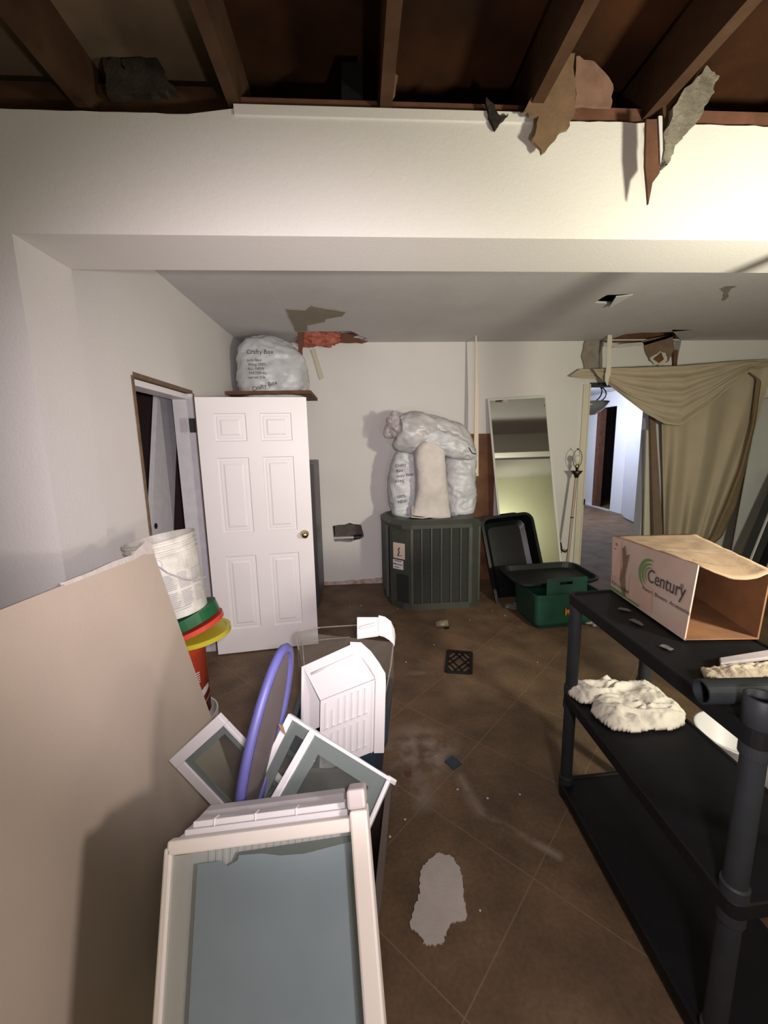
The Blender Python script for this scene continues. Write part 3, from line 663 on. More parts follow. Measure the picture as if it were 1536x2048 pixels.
# service panel on chamfered corner
A, B = V((0.300, 4.025, 0)), V((0.485, 3.862, 0)); pd = (B - A).normalized(); pn = V((pd.y, -pd.x, 0))
if pn.y > 0: pn = -pn
sp = MB()
def pq(u, z, o=0.0): return A + pd * u + pn * o + V((0, 0, z))
LEN = (B - A).length
sp.hexa([pq(0, .06, .004), pq(LEN, .06, .004), pq(LEN, .06, -.03), pq(0, .06, -.03)], [pq(0, .84, .004), pq(LEN, .84, .004), pq(LEN, .84, -.03), pq(0, .84, -.03)])
sp.hexa([pq(.03, .38, .012), pq(LEN - .03, .38, .012), pq(LEN - .03, .38, 0), pq(.03, .38, 0)], [pq(.03, .80, .012), pq(LEN - .03, .80, .012), pq(LEN - .03, .80, 0), pq(.03, .80, 0)])
obj('service_panel', sp, ACG, t)
obj('valve_recess', MB().hexa([pq(.08, .07, .006), pq(LEN - .02, .07, .006), pq(LEN - .02, .07, 0), pq(.08, .07, 0)], [pq(.08, .36, .006), pq(LEN - .02, .36, .006), pq(LEN - .02, .36, 0), pq(.08, .36, 0)]), ACD, t, 'dark recess below the service panel')
wst = obj('warning_sticker', MB().hexa([pq(.05, .52, .0145), pq(.19, .52, .0145), pq(.19, .52, .0125), pq(.05, .52, .0125)], [pq(.05, .68, .0145), pq(.19, .68, .0145), pq(.19, .68, .0125), pq(.05, .68, .0125)]), PAPER, t, 'tan warning sticker with black flame squiggle')
obj('rating_sticker', MB().hexa([pq(.045, .41, .0145), pq(.17, .41, .0145), pq(.17, .41, .0125), pq(.045, .41, .0125)], [pq(.045, .505, .0145), pq(.17, .505, .0145), pq(.17, .505, .0125), pq(.045, .505, .0125)]), WPAPER, t, 'white rating sticker with black bars')
ik = MB()
ik.tube([pq(.12, .545, .0155), pq(.11, .56, .0155), pq(.125, .585, .0155), pq(.115, .61, .0155), pq(.13, .635, .0155)], 0.006, 6)
ik.tube([pq(.10, .56, .0155), pq(.12, .548, .0155), pq(.155, .56, .0155)], 0.003, 6)
for z, a_, c_ in ((.455, .05, .16), (.46, .05, .08), (.49, .06, .15), (.425, .06, .12)):
    ik.hexa([pq(a_, z, .0152), pq(c_, z, .0152), pq(c_, z, .0145), pq(a_, z, .0145)], [pq(a_, z + .007, .0152), pq(c_, z + .007, .0152), pq(c_, z + .007, .0145), pq(a_, z + .007, .0145)])
obj('sticker_print', ik, INK, wst)

# sacks on the unit
ZS = 0.905
def px_sack(name, rows, Y, m, label, depth, seed, **k):
    """rows: (y_px, x_left, x_right) from bottom to top at distance Y"""
    rg = []
    for y, xl, xr_ in rows:
        a, b2 = aty(xl, y, Y), aty(xr_, y, Y); r = (b2.x - a.x) / 2
        rg.append((((a.x + b2.x) / 2, Y, (a.z + b2.z) / 2), r, min(depth, r * 1.4), 0.0))
    return sack(name, rg, m, label, 'sack', seed=seed, **k)
t = thing('poly_sack', (0.50, 4.36, ZS), 'printed white plastic sack standing left on the condenser unit', 'sack')
rows = [(1032, 800, 836), (1026, 784, 850), (1000, 777, 858), (960, 777, 860), (925, 784, 860), (910, 795, 858), (903, 806, 850)]
rg = []
for y, xl, xr_ in rows:
    a, b2 = aty(xl, y, 4.33), aty(xr_, y, 4.33); rg.append((((a.x + b2.x) / 2, 4.33, (a.z + b2.z) / 2), (b2.x - a.x) / 2, min(.16, (b2.x - a.x) * .5), 0.0))
sack('bag', rg, SACK, None, None, seed=5, parent=t, wr=0.03)
o = aty(790, 935, 4.142)
for i, s in enumerate(['Crafty', 'Box', 'poly fiber', 'filling', '100%', 'NEW']): text_part(t, s, o + V((0.0 + 0.01 * (i % 3), 0, -0.052 * i + (-.11 if i > 3 else 0))), (1, 0, 0.12), (0, 0, 1), 0.045)
px_sack('poly_sack', [(1030, 905, 935), (1022, 893, 945), (990, 888, 950), (950, 888, 950), (915, 892, 948), (900, 900, 942)], 4.33, SACK, 'plain white plastic sack standing right on the condenser unit', 0.17, 8, wr=0.03)
t = thing('woven_sack', (0.62, 4.12, ZS), 'upright woven pinkish-white sack in front of the others on the condenser', 'sack')
rows = [(1035, 818, 903), (1031, 822, 901), (1010, 828, 897), (980, 832, 893), (940, 831, 890), (905, 829, 888), (892, 836, 880), (885, 846, 872)]
rg = []
for i, (y, xl, xr_) in enumerate(rows):
    a, b2 = aty(xl, y, 4.08), aty(xr_, y, 4.08); rg.append((((a.x + b2.x) / 2, 4.08, (a.z + b2.z) / 2), (b2.x - a.x) / 2 * 1.03, 0.03 if i == 0 else (.09 if i < 3 else .13), 0.0))
sack('bag', rg, SACKW, None, None, seed=11, parent=t, wr=0.008, amp=0.012)
obj('seam', MB().tube([aty(822, 1034, 3.99), aty(845, 1036, 3.985), aty(870, 1033, 3.985), aty(900, 1034, 3.99)], 0.006, 6), SACKW, t)
# sack lying across the top, with clear tail
t = thing('poly_sack', (0.7, 4.25, 1.4), 'large sack slumped across the top of the upright sacks on the condenser', 'sack')
pts = [(794, 868, 16), (802, 870, 30), (822, 866, 36), (850, 864, 33), (880, 870, 31), (908, 883, 30), (932, 900, 20), (948, 912, 6)]
rg = []
for x, y, r in pts:
    c = aty(x, y, 4.16); rg.append(((c.x, 4.16, c.z), r * 4.16 / FPX, r * 4.16 / FPX * 1.1, math.pi / 2))
sack('bag', rg, mat('grey_poly_sack', (0.56, 0.55, 0.56), 0.35, 0.25, 6, 0.2, 50, col2=(0.40, 0.38, 0.39)), None, None, seed=14, parent=t, wr=0.035, pw=2.2)
pts = [(842, 880, 6), (852, 878, 14), (880, 882, 22), (912, 894, 23), (938, 906, 14), (952, 914, 4)]
rg = [((aty(x, y, 4.06).x, 4.06, aty(x, y, 4.06).z), r * 4.06 / FPX, r * 4.06 / FPX, math.pi / 2) for x, y, r in pts]
sack('overlap', rg, SACK, 'whiter overlapping end of the slumped sack', None, seed=15, parent=t, wr=0.03, pw=2.2)
ctail = [(800, 868, 26), (790, 850, 24), (786, 832, 20), (780, 850, 12), (776, 868, 8)]
rg = [((aty(x, y, 4.2).x, 4.2, aty(x, y, 4.2).z), r * 4.2 / FPX, r * 4.2 / FPX * .6, math.pi / 2) for x, y, r in ctail[:3]]
sack('clear_tail', rg, CLEARBAG, 'clear crumpled plastic tail', None, seed=17, parent=t, wr=0.05, pw=2.2)
rg = [((aty(x, y, 4.22).x, 4.22, aty(x, y, 4.22).z), r * 4.22 / FPX, r * 4.22 / FPX * .5, math.pi / 2) for x, y, r in ((792, 826, 12), (782, 845, 14), (776, 866, 12), (788, 872, 6))]
sack('clear_tail', rg, CLEARBAG, 'clear crumpled plastic tail', None, seed=19, parent=t, wr=0.04, pw=2.2)
obj('drawstring', MB().tube([aty(918, 898, 4.0), aty(930, 888, 3.99), aty(938, 896, 3.98), aty(944, 906, 3.99), aty(952, 908, 4.0)], 0.006, 6), mat('navy_string', (0.03, 0.04, 0.09), 0.8), t, 'dark blue drawstring')

# ------------------------------------------------------------------ mirror leaning on far wall
c = V((1.465, 4.596, 2.102)); mu = V((0.994, -0.101, 0.038)); mn = V((0.0, -1, 0.0)); md = V((0.017, -0.204, -0.98)).normalized()
mu = V((0.9945, -0.03, 0.04)); md = V((0.055, -0.180, -0.983)).normalized(); mn = mu.cross(md).normalized()
if mn.y > 0: mn = -mn
c = aty(975, 798, 4.66); MW, MH = 0.67, 2.12
def mp(u, v, o): return c + mu * u + md * v + mn * o
t = thing('leaning_mirror', mp(MW / 2, MH, 0), 'tall frameless-look mirror with thin pale frame leaning on the far wall', 'mirror')
fr = MB()
def frame_rect(mb, f, W, H_, b, o0, o1):
    for (u0, v0, u1, v1) in ((0, 0, W, b), (0, H_ - b, W, H_), (0, b, b, H_ - b), (W - b, b, W, H_ - b)):
        mb.hexa([f(u0, v0, o0), f(u1, v0, o0), f(u1, v1, o0), f(u0, v1, o0)], [f(u0, v0, o1), f(u1, v0, o1), f(u1, v1, o1), f(u0, v1, o1)])
frame_rect(fr, mp, MW, MH, 0.022, -0.012, 0.006)
obj('frame', fr, mat('pale_mirror_frame', (0.62, 0.62, 0.56), 0.4), t)
obj('mirror_pane', MB().hexa([mp(.02, .02, -.006), mp(MW - .02, .02, -.006), mp(MW - .02, MH - .02, -.006), mp(.02, MH - .02, -.006)], [mp(.02, .02, .001), mp(MW - .02, .02, .001), mp(MW - .02, MH - .02, .001), mp(.02, MH - .02, .001)]), MIRROR, t)
# brown timber cabinet on the rear side of the room (seen in the mirror)

# ------------------------------------------------------------------ floor lamp without shade
lb = aty(1131, 1150, 4.36); lb = V((lb.x, 4.36, 0)); lt = aty(1153, 950, 4.50)
t = thing('floor_lamp', lb, 'shadeless floor lamp with clear bulb leaning beside the doorway', 'lamp')
ax = (lt - lb).normalized()
obj('pole', MB().tube([lb, lt], 0.015, 14), POLE, t)
for k in (0.62,): obj('ring', MB().tube([lb.lerp(lt, k - .006), lb.lerp(lt, k + .006)], 0.018, 14), BRONZE, t)
obj('dish', MB().lathe([(0, -0.02), (0.022, -0.03), (0.028, 0.0), (0.065, 0.045), (0.06, 0.047), (0, 0.012)], Matrix.Translation(lt), 24), BRONZE, t, 'dark bronze dish', smooth=True)
skt = obj('socket', MB().lathe([(0, 0.01), (0.012, 0.01), (0.012, 0.07), (0.022, 0.075), (0.020, 0.125), (0, 0.125)], Matrix.Translation(lt), 20), CHROME, t, 'brass socket', smooth=True)
obj('bulb', MB().lathe([(0, 0.12), (0.014, 0.125), (0.018, 0.14), (0.036, 0.175), (0.036, 0.195), (0.024, 0.215), (0, 0.222)], Matrix.Translation(lt), 20), BULB, skt, smooth=True)
hp = MB()
hp.tube([lt + V((0.03 * math.sin(0), 0, 0.085))] + [lt + V((math.sin(q * math.pi / 12) * 0.052, 0, 0.085 + 0.20 * (1 - math.cos(q * math.pi / 12)) / 2)) for q in range(1, 13)], 0.0035, 6)
hp.tube([lt + V((0, 0, 0.085))] + [lt + V((-math.sin(q * math.pi / 12) * 0.052, 0, 0.085 + 0.20 * (1 - math.cos(q * math.pi / 12)) / 2)) for q in range(1, 13)], 0.0035, 6)
hp.tube([lt + V((0, 0, 0.28)), lt + V((0, 0, 0.30))], 0.008, 8)
obj('harp', hp, BRONZE, skt, smooth=True)
obj('foot', MB().lathe([(0, 0), (0.12, 0), (0.12, 0.02), (0.02, 0.035), (0, 0.035)], Matrix.Translation(lb), 24), BRONZE, t, smooth=True)
# small black hook/strap on the wall beside the lamp
top('wall_bracket', MB().tube([aty(1121, 1085, 4.66), aty(1123, 1100, 4.64), aty(1130, 1104, 4.6), aty(1137, 1098, 4.6)], 0.012, 8), BLACKM, 'small black hook on the wall by the lamp pole', 'hook')

# ------------------------------------------------------------------ black mortar tub on end
def tub(name, F, W, D, H_, th, m, label, cat, lip=0.03, taper=0.06, rc=0.08, parent=None, lipm=None):
    """open tub. F(u,v,w): u 0..W, v 0..D rim plane, w depth (0 rim .. -H bottom)"""
    def rr(W, D, inset, r, w):
        pts = []
        x0, x1, y0, y1 = inset, W - inset, inset, D - inset
        for cx, cy, a0 in ((x1 - r, y1 - r, 0), (x0 + r, y1 - r, 90), (x0 + r, y0 + r, 180), (x1 - r, y0 + r, 270)):
            for k in range(6):
                a = math.radians(a0 + k * 18); pts.append(F(cx + r * math.cos(a), cy + r * math.sin(a), w))
        return pts
    L_ = [rr(W, D, -lip, rc + lip, -0.02), rr(W, D, -lip, rc + lip, 0.0), rr(W, D, 0, rc, 0.0), rr(W, D, taper * .6, rc, -H_ * .85), rr(W, D, taper + .03, rc * .8, -H_),
          ]
    O_ = [rr(W, D, -lip, rc + lip, -0.02), rr(W, D, th * -1, rc, -0.02), rr(W, D, taper * .6 - th, rc, -H_ * .85), rr(W, D, taper + .03 - th, rc * .8, -H_ - th)]
    mb = MB(); vr = {}
    def ring(pts): return [mb.b.verts.new(p) for p in pts]
    R_ = [ring(p) for p in L_]
    for a, b in zip(R_, R_[1:]):
        for k in range(24): j = (k + 1) % 24; mb.b.faces.new((a[k], a[j], b[j], b[k]))
    mb.b.faces.new(R_[-1])
    Q = [R_[0]] + [ring(p) for p in O_[1:]]
    for a, b in zip(Q, Q[1:]):
        for k in range(24): j = (k + 1) % 24; mb.b.faces.new((b[k], b[j], a[j], a[k]))
    mb.b.faces.new(Q[-1][::-1])
    if parent is not None: return obj(name, mb, m, parent, label)
    return top(name, mb, m, label, cat)
q0 = atz(1000, 1222, 0.02); q1 = atz(1085, 1205, 0.02)
tl, tr = aty(966, 1040, 4.22), aty(1060, 1028, 4.25)
bl = aty(1000, 1218, 3.92); br_ = aty(1090, 1195, 3.95)
br_ = bl + (tr - tl) * 1.02
uu = (tr - tl).normalized(); vv = (bl - tl).normalized(); ww = vv.cross(uu).normalized()
if ww.y > 0: ww = -ww
W_, D_ = (tr - tl).length, (bl - tl).length
tub('mortar_tub', lambda u, v, w: tl + uu * u + vv * v + ww * w, W_, D_, 0.15, 0.005, BLACKGL, 'long black plastic mixing tub stood on end against the mirror', 'tub', 0.03, 0.05, 0.07)

# ------------------------------------------------------------------ green bin with black tub on it
F0 = V((1.50, 3.27, 0)); fu = V((0.997, 0.08, 0)); fv = V((-0.08, 0.997, 0))
def gF(h): return lambda u, v, w: F0 + fu * u + fv * v + V((0, 0, h + w))
t = thing('green_bin', F0 + fu * .3 + fv * .2, 'green recycling bin with orange mark on the floor before the doorway', 'bin')
gbd = tub('body', gF(0.335), 0.60, 0.42, 0.325, 0.006, GREENB, None, None, 0.012, 0.03, 0.04, parent=t)
obj('recycling_mark', MB().slab([[(0, 0), (.012, 0), (.025, .03), (.035, .005), (.05, 0), (.075, .002), (.08, .06), (.06, .065), (.055, .03), (.045, .06), (.028, .065), (.02, .04), (.0, .07)]], F0 + fu * 0.27 + fv * (-0.004) + V((0, 0, 0.14)), fu, (0, 0, 1), -fv, 0.002), mat('orange_print', (0.55, 0.20, 0.01), 0.6), gbd, 'orange recycling mark')
obj('back_flange', MB().slab([[(0.10, 0.30), (0.48, 0.30), (0.48, 0.47), (0.10, 0.47)], [(0.22, 0.41), (0.22, 0.445), (0.34, 0.445), (0.34, 0.41)]], F0 + fv * 0.02, fu, (0, 0, 1), fv, 0.006), GREENB, t, 'green handle flange with slot')
k0 = F0 - fu * 0.09 - fv * 0.0
tub('black_bin', lambda u, v, w: F0 + V((-0.10, 0.12, 0.405)) + fu * u + fv * v + V((0, 0, w)) + V((0, 0, 0.05 * v)), 0.78, 0.46, 0.055, 0.006, DKGREEN, 'shallow black tray resting on the green recycling bin', 'tray', 0.02, 0.03, 0.10)

# clear plastic scrap near green bin
lump('plastic_scrap', atz(1205, 1245, 0.035), 0.12, 0.07, 0.03, CLEARBAG, 'crumpled clear plastic scrap on the floor right of the green bin', 'plastic', 5, 0.6, 3)
lump('plaster_rubble', atz(1028, 1212, 0.03) + V((0.02, 0, 0)), 0.10, 0.05, 0.03, mat('grey_rubble', (0.16, 0.14, 0.12), 1.0, 0.4, 30), 'small heap of grey plaster rubble at the foot of the black tub', 'rubble', 6, 0.6, 3)

# ------------------------------------------------------------------ curtain cloth
YC = 4.60
def interp(tab, t):
    f = t * (len(tab) - 1); i = min(int(f), len(tab) - 2); u = f - i; return tuple(a + (b - a) * u for a, b in zip(tab[i], tab[i + 1]))
def panel(u, v):
    # u: left to right, v: top to bottom
    topp = interp([(1322, 770), (1380, 750), (1440, 735), (1500, 728), (1545, 724)], u)
    bot = interp([(1328, 1085), (1350, 1100), (1380, 1110), (1400, 1105), (1424, 1092)], u)
    # right side curves
    x = topp[0] + (bot[0] - topp[0]) * (v ** 1.25 * u + v * (1 - u)); y = topp[1] + (bot[1] - topp[1]) * v
    fold = 0.035 * math.sin(u * 22 + 2.0 * v) * (0.3 + v) + 0.03 * math.sin(u * 9 + 1) + 0.025 * nz(V((u * 6, v * 1.5, 0)), 1.6)
    return aty(x, y, YC - 0.02 + fold)
def swag(u, v):
    up_ = interp([(1186, 738), (1230, 736), (1300, 733), (1370, 731), (1430, 726), (1480, 722), (1545, 718)], u)
    lo = interp([(1196, 752), (1250, 795), (1290, 826), (1330, 848), (1362, 852), (1410, 818), (1450, 782), (1500, 742), (1545, 732)], u)
    x = up_[0] + (lo[0] - up_[0]) * v; y = up_[1] + (lo[1] - up_[1]) * v
    env = math.sin(math.pi * min(max(u, 0), 1))
    f = 0.05 * env * (0.5 + 0.5 * math.sin(v * 30 + u * 2.0)) * (1.0 - 0.65 * v) + 0.03 * env * v
    f += 0.02 * nz(V((u * 4, v * 6, 2)), 2)
    return aty(x, y, YC - 0.07 - f - 0.05 * env * math.sin(v * math.pi * .8))
t = thing('cloth_curtain', (3.6, YC, 2.3), 'beige cloth draped across the doorway as a curtain with a sagging fold', 'curtain')
obj('hanging_panel', MB().grid(panel, 70, 50), CLOTH, t, smooth=True, solid=0.004)
obj('swag', MB().grid(swag, 80, 60), CLOTH, t, smooth=True, solid=0.004)
def tail(u, v):
    a = interp([(1140, 752), (1160, 738), (1200, 737)], u); b2 = interp([(1146, 754), (1172, 757), (1206, 757)], u)
    return aty(a[0] + (b2[0] - a[0]) * v, a[1] + (b2[1] - a[1]) * v, YC + 0.03 + 0.01 * math.sin(v * 9))
obj('corner_tail', MB().grid(tail, 10, 8), CLOTH, t, smooth=True, solid=0.004)
def rolled(u, v):
    a = interp([(1500, 745), (1518, 760), (1506, 850), (1484, 940), (1462, 1010), (1436, 1070), (1418, 1092)], u)
    wd = interp([(8,), (10,), (9,), (13,), (20,), (17,), (7,)], u)[0]
    an = v * 2 * math.pi
    return aty(a[0] + math.cos(an) * wd * .5, a[1] + 0.2 * math.cos(an) * wd, YC - 0.06 + 0.04 * math.sin(an) + 0.01 * math.sin(an * 3 + u * 8))
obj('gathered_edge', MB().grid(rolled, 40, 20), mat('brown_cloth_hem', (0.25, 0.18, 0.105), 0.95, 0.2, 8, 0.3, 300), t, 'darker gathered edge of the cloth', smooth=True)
# plank leaning in the doorway, right side
pa, pb, pc, pdv = aty(1300, 820, 4.66), aty(1310, 820, 4.66), aty(1326, 1075, 4.52), aty(1308, 1075, 4.52)
e3 = pc + (pc - pb) * .42; e4 = pdv + (pdv - pa) * .42
top('brown_plank', MB().hexa([e4, e3, pb, pa], [q + V((0, 0.03, 0)) for q in (e4, e3, pb, pa)]), mat('brown_plank_wood', (0.22, 0.15, 0.11), 0.7, 0.2, 9), 'brown plank leaning upright in the right side of the doorway', 'plank')
pa, pb, pc, pdv = aty(1293, 860, 4.68), aty(1301, 860, 4.68), aty(1308, 1075, 4.62), aty(1288, 1075, 4.62)
e3 = pc + (pc - pb) * .42; e4 = pdv + (pdv - pa) * .42
top('cream_board', MB().hexa([e4, e3, pb, pa], [q + V((0, 0.02, 0)) for q in (e4, e3, pb, pa)]), MATS['cream_trim'], 'narrow cream wedge board left of the leaning brown plank', 'board')
# light grey board and dark strips leaning at far right
pq_ = [aty(1462, 1120, 4.3), aty(1540, 1120, 4.3), aty(1560, 790, 4.66), aty(1519, 800, 4.66)]
lo_ = [p for p in pq_]; b0 = pq_[0] + (pq_[0] - pq_[3]) * .35; b1 = pq_[1] + (pq_[1] - pq_[2]) * .35
top('grey_board', MB().hexa([b0, b1, pq_[2], pq_[3]], [q + V((0, 0.012, 0)) for q in (b0, b1, pq_[2], pq_[3])]), LGREY, 'light grey board leaning on the far wall right of the curtain', 'board')
for i, (xa, xb, mm, lbl) in enumerate([(1480, 1494, DARKG, 'dark strip leaning at far right, nearest the curtain'), (1497, 1500, WHITEPL, 'thin white strip leaning between dark strips at far right'), (1502, 1516, DARKG, 'middle dark strip leaning at the far right'), (1519, 1534, BLACKPL, 'black strip leaning at the far right, nearest the picture edge')]):
    sl = 0.40
    y0_, y1_ = 1130, 940
    A4 = [aty(xa, y0_, 3.9), aty(xb, y0_, 3.9), aty(xb + (y0_ - y1_) * sl, y1_, 4.25), aty(xa + (y0_ - y1_) * sl, y1_, 4.25)]
    d_ = (A4[0] - A4[3]); k = A4[0].z / max(-d_.z, 0.01)
    A4[0] = A4[0] + d_ * k; A4[1] = A4[1] + (A4[1] - A4[2]) * k
    top('leaning_strip', MB().hexa(A4, [q + V((0, 0.02, 0)) for q in A4]), mm, lbl, 'strip', 'strips leaning at far right')

# ------------------------------------------------------------------ black plastic shelving unit
SXA, SYA = 0.905, 1.67   # far-left corner
su = V((0.9992, 0.04, 0)); sv = V((-0.030, -0.9995, 0))       # u: across to the right, v: toward the camera
S0 = V((0.900, 1.665, 0))
SW, SL = 0.41, 0.90
def sp_(u, v, z): return S0 + su * u + sv * v + V((0, 0, z))
t = thing('plastic_shelving', sp_(SW / 2, SL / 2, 0), 'black plastic shelving unit with round posts at the right foreground', 'shelving')
def shelf(z, name='shelf_board'):
    mb = MB(); th = 0.045; r = 0.03
    def rl(ins, zz):
        pts = []
        for cx, cy, a0 in ((SW - r - ins, SL - r - ins, 0), (r + ins, SL - r - ins, 90), (r + ins, r + ins, 180), (SW - r - ins, r + ins, 270)):
            for k in range(5): a = math.radians(a0 + k * 22.5); pts.append(sp_(cx + r * math.cos(a), cy + r * math.sin(a), zz))
        return pts
    rings = [rl(0.012, z - th), rl(0, z - th), rl(0, z - 0.004), rl(0.004, z), rl(0.014, z), rl(0.018, z - 0.006)]
    R_ = [[mb.b.verts.new(p) for p in q] for q in rings]
    for a, b in zip(R_, R_[1:]):
        for k in range(20): j = (k + 1) % 20; mb.b.faces.new((a[k], a[j], b[j], b[k]))
    mb.b.faces.new(R_[-1]); mb.b.faces.new(R_[0][::-1])
    return obj(name, mb, BLACKPL, t)
for z in (1.00, 0.535, 0.075): shelf(z)
pu = 0.030
for (u, v) in ((pu, pu), (SW - pu, pu), (pu, SL - pu), (SW - pu, SL - pu)):
    near = v > 0.5
    segs = [(0.0, 0.03), (0.075, 0.49), (0.535, 0.955)] + ([(1.0, 1.075)] if near and u < .2 else [])
    for z0, z1 in segs:
        if z0 < 0.05: 
            obj('foot', MB().tube([sp_(u, v, z0), sp_(u, v, z1)], 0.026, 20), POSTM, t); continue
        mbp = MB()
        if z0 >= 1.0:
            M4 = Matrix.Translation(sp_(u, v, z0)); mbp.lathe([(0.030, 0), (0.034, 0.004), (0.034, 0.072), (0.031, 0.075), (0.027, 0.072), (0.027, 0.01), (0, 0.01)], M4, 28)
            obj('post_socket', mbp, POSTM, t, 'open round socket on top', smooth=True)
        else:
            M4 = Matrix.Translation(sp_(u, v, z0)); mbp.lathe([(0, 0), (0.031, 0), (0.031, 0.03), (0.0255, 0.034), (0.0255, z1 - z0 - 0.034), (0.031, z1 - z0 - 0.03), (0.031, z1 - z0), (0, z1 - z0)], M4, 28)
            obj('post', mbp, POSTM, t, smooth=False)
# loose tube lying across the near end of the top shelf
a = atz(1402, 1383, 1.033); b_ = a + V((0.36, -0.02, 0.0))
tb = MB(); axm = Matrix.Translation(a) @ (b_ - a).to_track_quat('Z', 'Y').to_matrix().to_4x4(); LN = (b_ - a).length
tb.lathe([(0.030, 0.0), (0.030, LN), (0.025, LN), (0.025, 0.0)], axm, 28, closed=True)
top('shelf_post_tube', tb, POSTM, 'loose hollow black tube lying across the near end of the top shelf', 'tube')

# cloths: heightfield blob from outline
def cloth_blob(name, px, z0, hmax, m, label, seed, n=64, folds=14):
    pts = [atz(x, y, z0) for x, y in px]; P = [(p.x, p.y) for p in pts]
    x0, x1 = min(p[0] for p in P), max(p[0] for p in P); y0, y1 = min(p[1] for p in P), max(p[1] for p in P)
    def dist(x, y):
        ins = False; dm = 9
        for i in range(len(P)):
            (ax_, ay), (bx, by) = P[i], P[(i + 1) % len(P)]
            if (ay > y) != (by > y) and x < (bx - ax_) * (y - ay) / (by - ay) + ax_: ins = not ins
            ex, ey = bx - ax_, by - ay; tt = max(0, min(1, ((x - ax_) * ex + (y - ay) * ey) / (ex * ex + ey * ey + 1e-12)))
            dm = min(dm, math.hypot(x - ax_ - tt * ex, y - ay - tt * ey))
        return dm if ins else -dm
    mb = MB(); G = {}
    def hgt(x, y, d):
        e = min(1, d / 0.06); base = hmax * (1 - (1 - e) ** 2) ** 0.5
        q = V((x * folds, y * folds, seed))
        r = 1 - abs(noise.noise(q + V((noise.noise(q * .7), noise.noise(q * .7 + V((5, 0, 0))), 0)) * 1.2)) * 2
        return base * (0.55 + 0.45 * r) + 0.004 * noise.noise(q * 5)
    for i in range(n + 1):
        for j in range(n + 1):
            x = x0 + (x1 - x0) * i / n; y = y0 + (y1 - y0) * j / n; d = dist(x, y)
            if d > -0.0: G[i, j] = (mb.b.verts.new((x, y, z0 + 0.002 + hgt(x, y, max(d, 0)))), mb.b.verts.new((x, y, z0 + 0.001)))
    edges = {}
    for i in range(n):
        for j in range(n):
            k = [(i, j), (i + 1, j), (i + 1, j + 1), (i, j + 1)]
            if all(q in G for q in k):
                mb.b.faces.new([G[q][0] for q in k]); mb.b.faces.new([G[q][1] for q in k][::-1])
                for a_, b2 in zip(k, k[1:] + k[:1]):
                    if (b2, a_) in edges: del edges[(b2, a_)]
                    else: edges[(a_, b2)] = 1
    for a_, b2 in edges: mb.b.faces.new((G[a_][1], G[b2][1], G[b2][0], G[a_][0]))
    for k_, (va, vb) in list(G.items()):
        for q in (va, vb):
            if not q.link_faces: mb.b.verts.remove(q)
    return top(name, mb, m, label, 'cloth', smooth=True)
cloth_blob('white_rag', [(1132, 1368), (1165, 1362), (1195, 1366), (1210, 1358), (1235, 1372), (1290, 1368), (1330, 1395), (1372, 1430), (1370, 1452), (1345, 1462), (1300, 1462), (1270, 1468), (1225, 1462), (1200, 1445), (1180, 1425), (1185, 1410), (1160, 1408), (1135, 1390)], 0.537, 0.05, RAG, 'crumpled white terry rag on the middle shelf of the black shelving', 3.1, 80)
cloth_blob('folded_rag', [(1400, 1340), (1425, 1336), (1470, 1332), (1545, 1326), (1560, 1352), (1500, 1358), (1440, 1362), (1408, 1358)], 1.002, 0.022, mat('cream_rag', (0.72, 0.60, 0.48), 0.98, 0.12, 30, 0.6, 260), 'cream folded rag on the near end of the top shelf', 6.3, 60, 22)
pp = [atz(x, y, 1.004) for x, y in ((1438, 1322), (1560, 1302), (1560, 1318), (1440, 1334))]
top('foam_strip', MB().hexa(pp, [p + V((0, 0, 0.012)) for p in pp]), mat('grey_foam', (0.45, 0.40, 0.42), 0.9, 0.15, 30), 'thin grey flat strip lying behind the cream rag on top shelf', 'strip', bevel=0.003)
# dust smears on top shelf
dm = [(1238, 1216, 1262, 1222, 5), (1262, 1238, 1285, 1250, 4), (1322, 1290, 1345, 1300, 4)]
for i, (xa, ya, xb, yb, wpx) in enumerate(dm):
    A, B = atz(xa, ya, 1.001), atz(xb, yb, 1.001); d_ = (B - A); n_ = V((-d_.y, d_.x, 0)).normalized() * 0.011
    lp = [A + n_, A.lerp(B, .5) + n_ * 1.4, B + n_ * .5, B - n_ * .6, A.lerp(B, .5) - n_ * .8, A - n_]
    top('plaster_smear', MB().slab([jag([(p.x, p.y) for p in lp], 0.003, 3, 60 + i)], (0, 0, 1.0005), (1, 0, 0), (0, 1, 0), (0, 0, 1), 0.001), mat('dried_plaster', (0.20, 0.18, 0.18), 1.0, 0.5, 60), ['pale dried plaster smear left of the box on the top shelf', 'pale dried plaster smear below the box logo on the top shelf', 'pale dried plaster smear at the near corner of the box'][i], 'smear', 'plaster smears on the top shelf')

# ------------------------------------------------------------------ cardboard box
BZ = 1.003; TZ = 1.245
bFL, bNL, bNR, bFR = V((1.098, 1.660, BZ)), V((1.050, 1.190, BZ)), V((1.288, 1.172, BZ)), V((1.400, 1.60, BZ))
tFL, tNL, tNR, tFR = V((1.095, 1.672, TZ - .005)), V((1.104, 1.228, TZ)), V((1.300, 1.170, TZ - .01)), V((1.450, 1.655, TZ - .005))
t = thing('cardboard_box', (bFL + bNR) / 2, 'battered open cardboard box printed Century on the top shelf', 'box')
def wall(mb, a, b2, c_, d_, th=0.005, n=None):
    nn = (b2 - a).cross(d_ - a).normalized() * th
    mb.hexa([a, b2, c_, d_], [p + nn for p in (a, b2, c_, d_)])
pside = obj('printed_side', MB().grid(lambda u, v: bFL.lerp(bNL, u).lerp(tFL.lerp(tNL, u), v), 24, 12), CARDW, t, 'pinkish white printed side', solid=0.005)
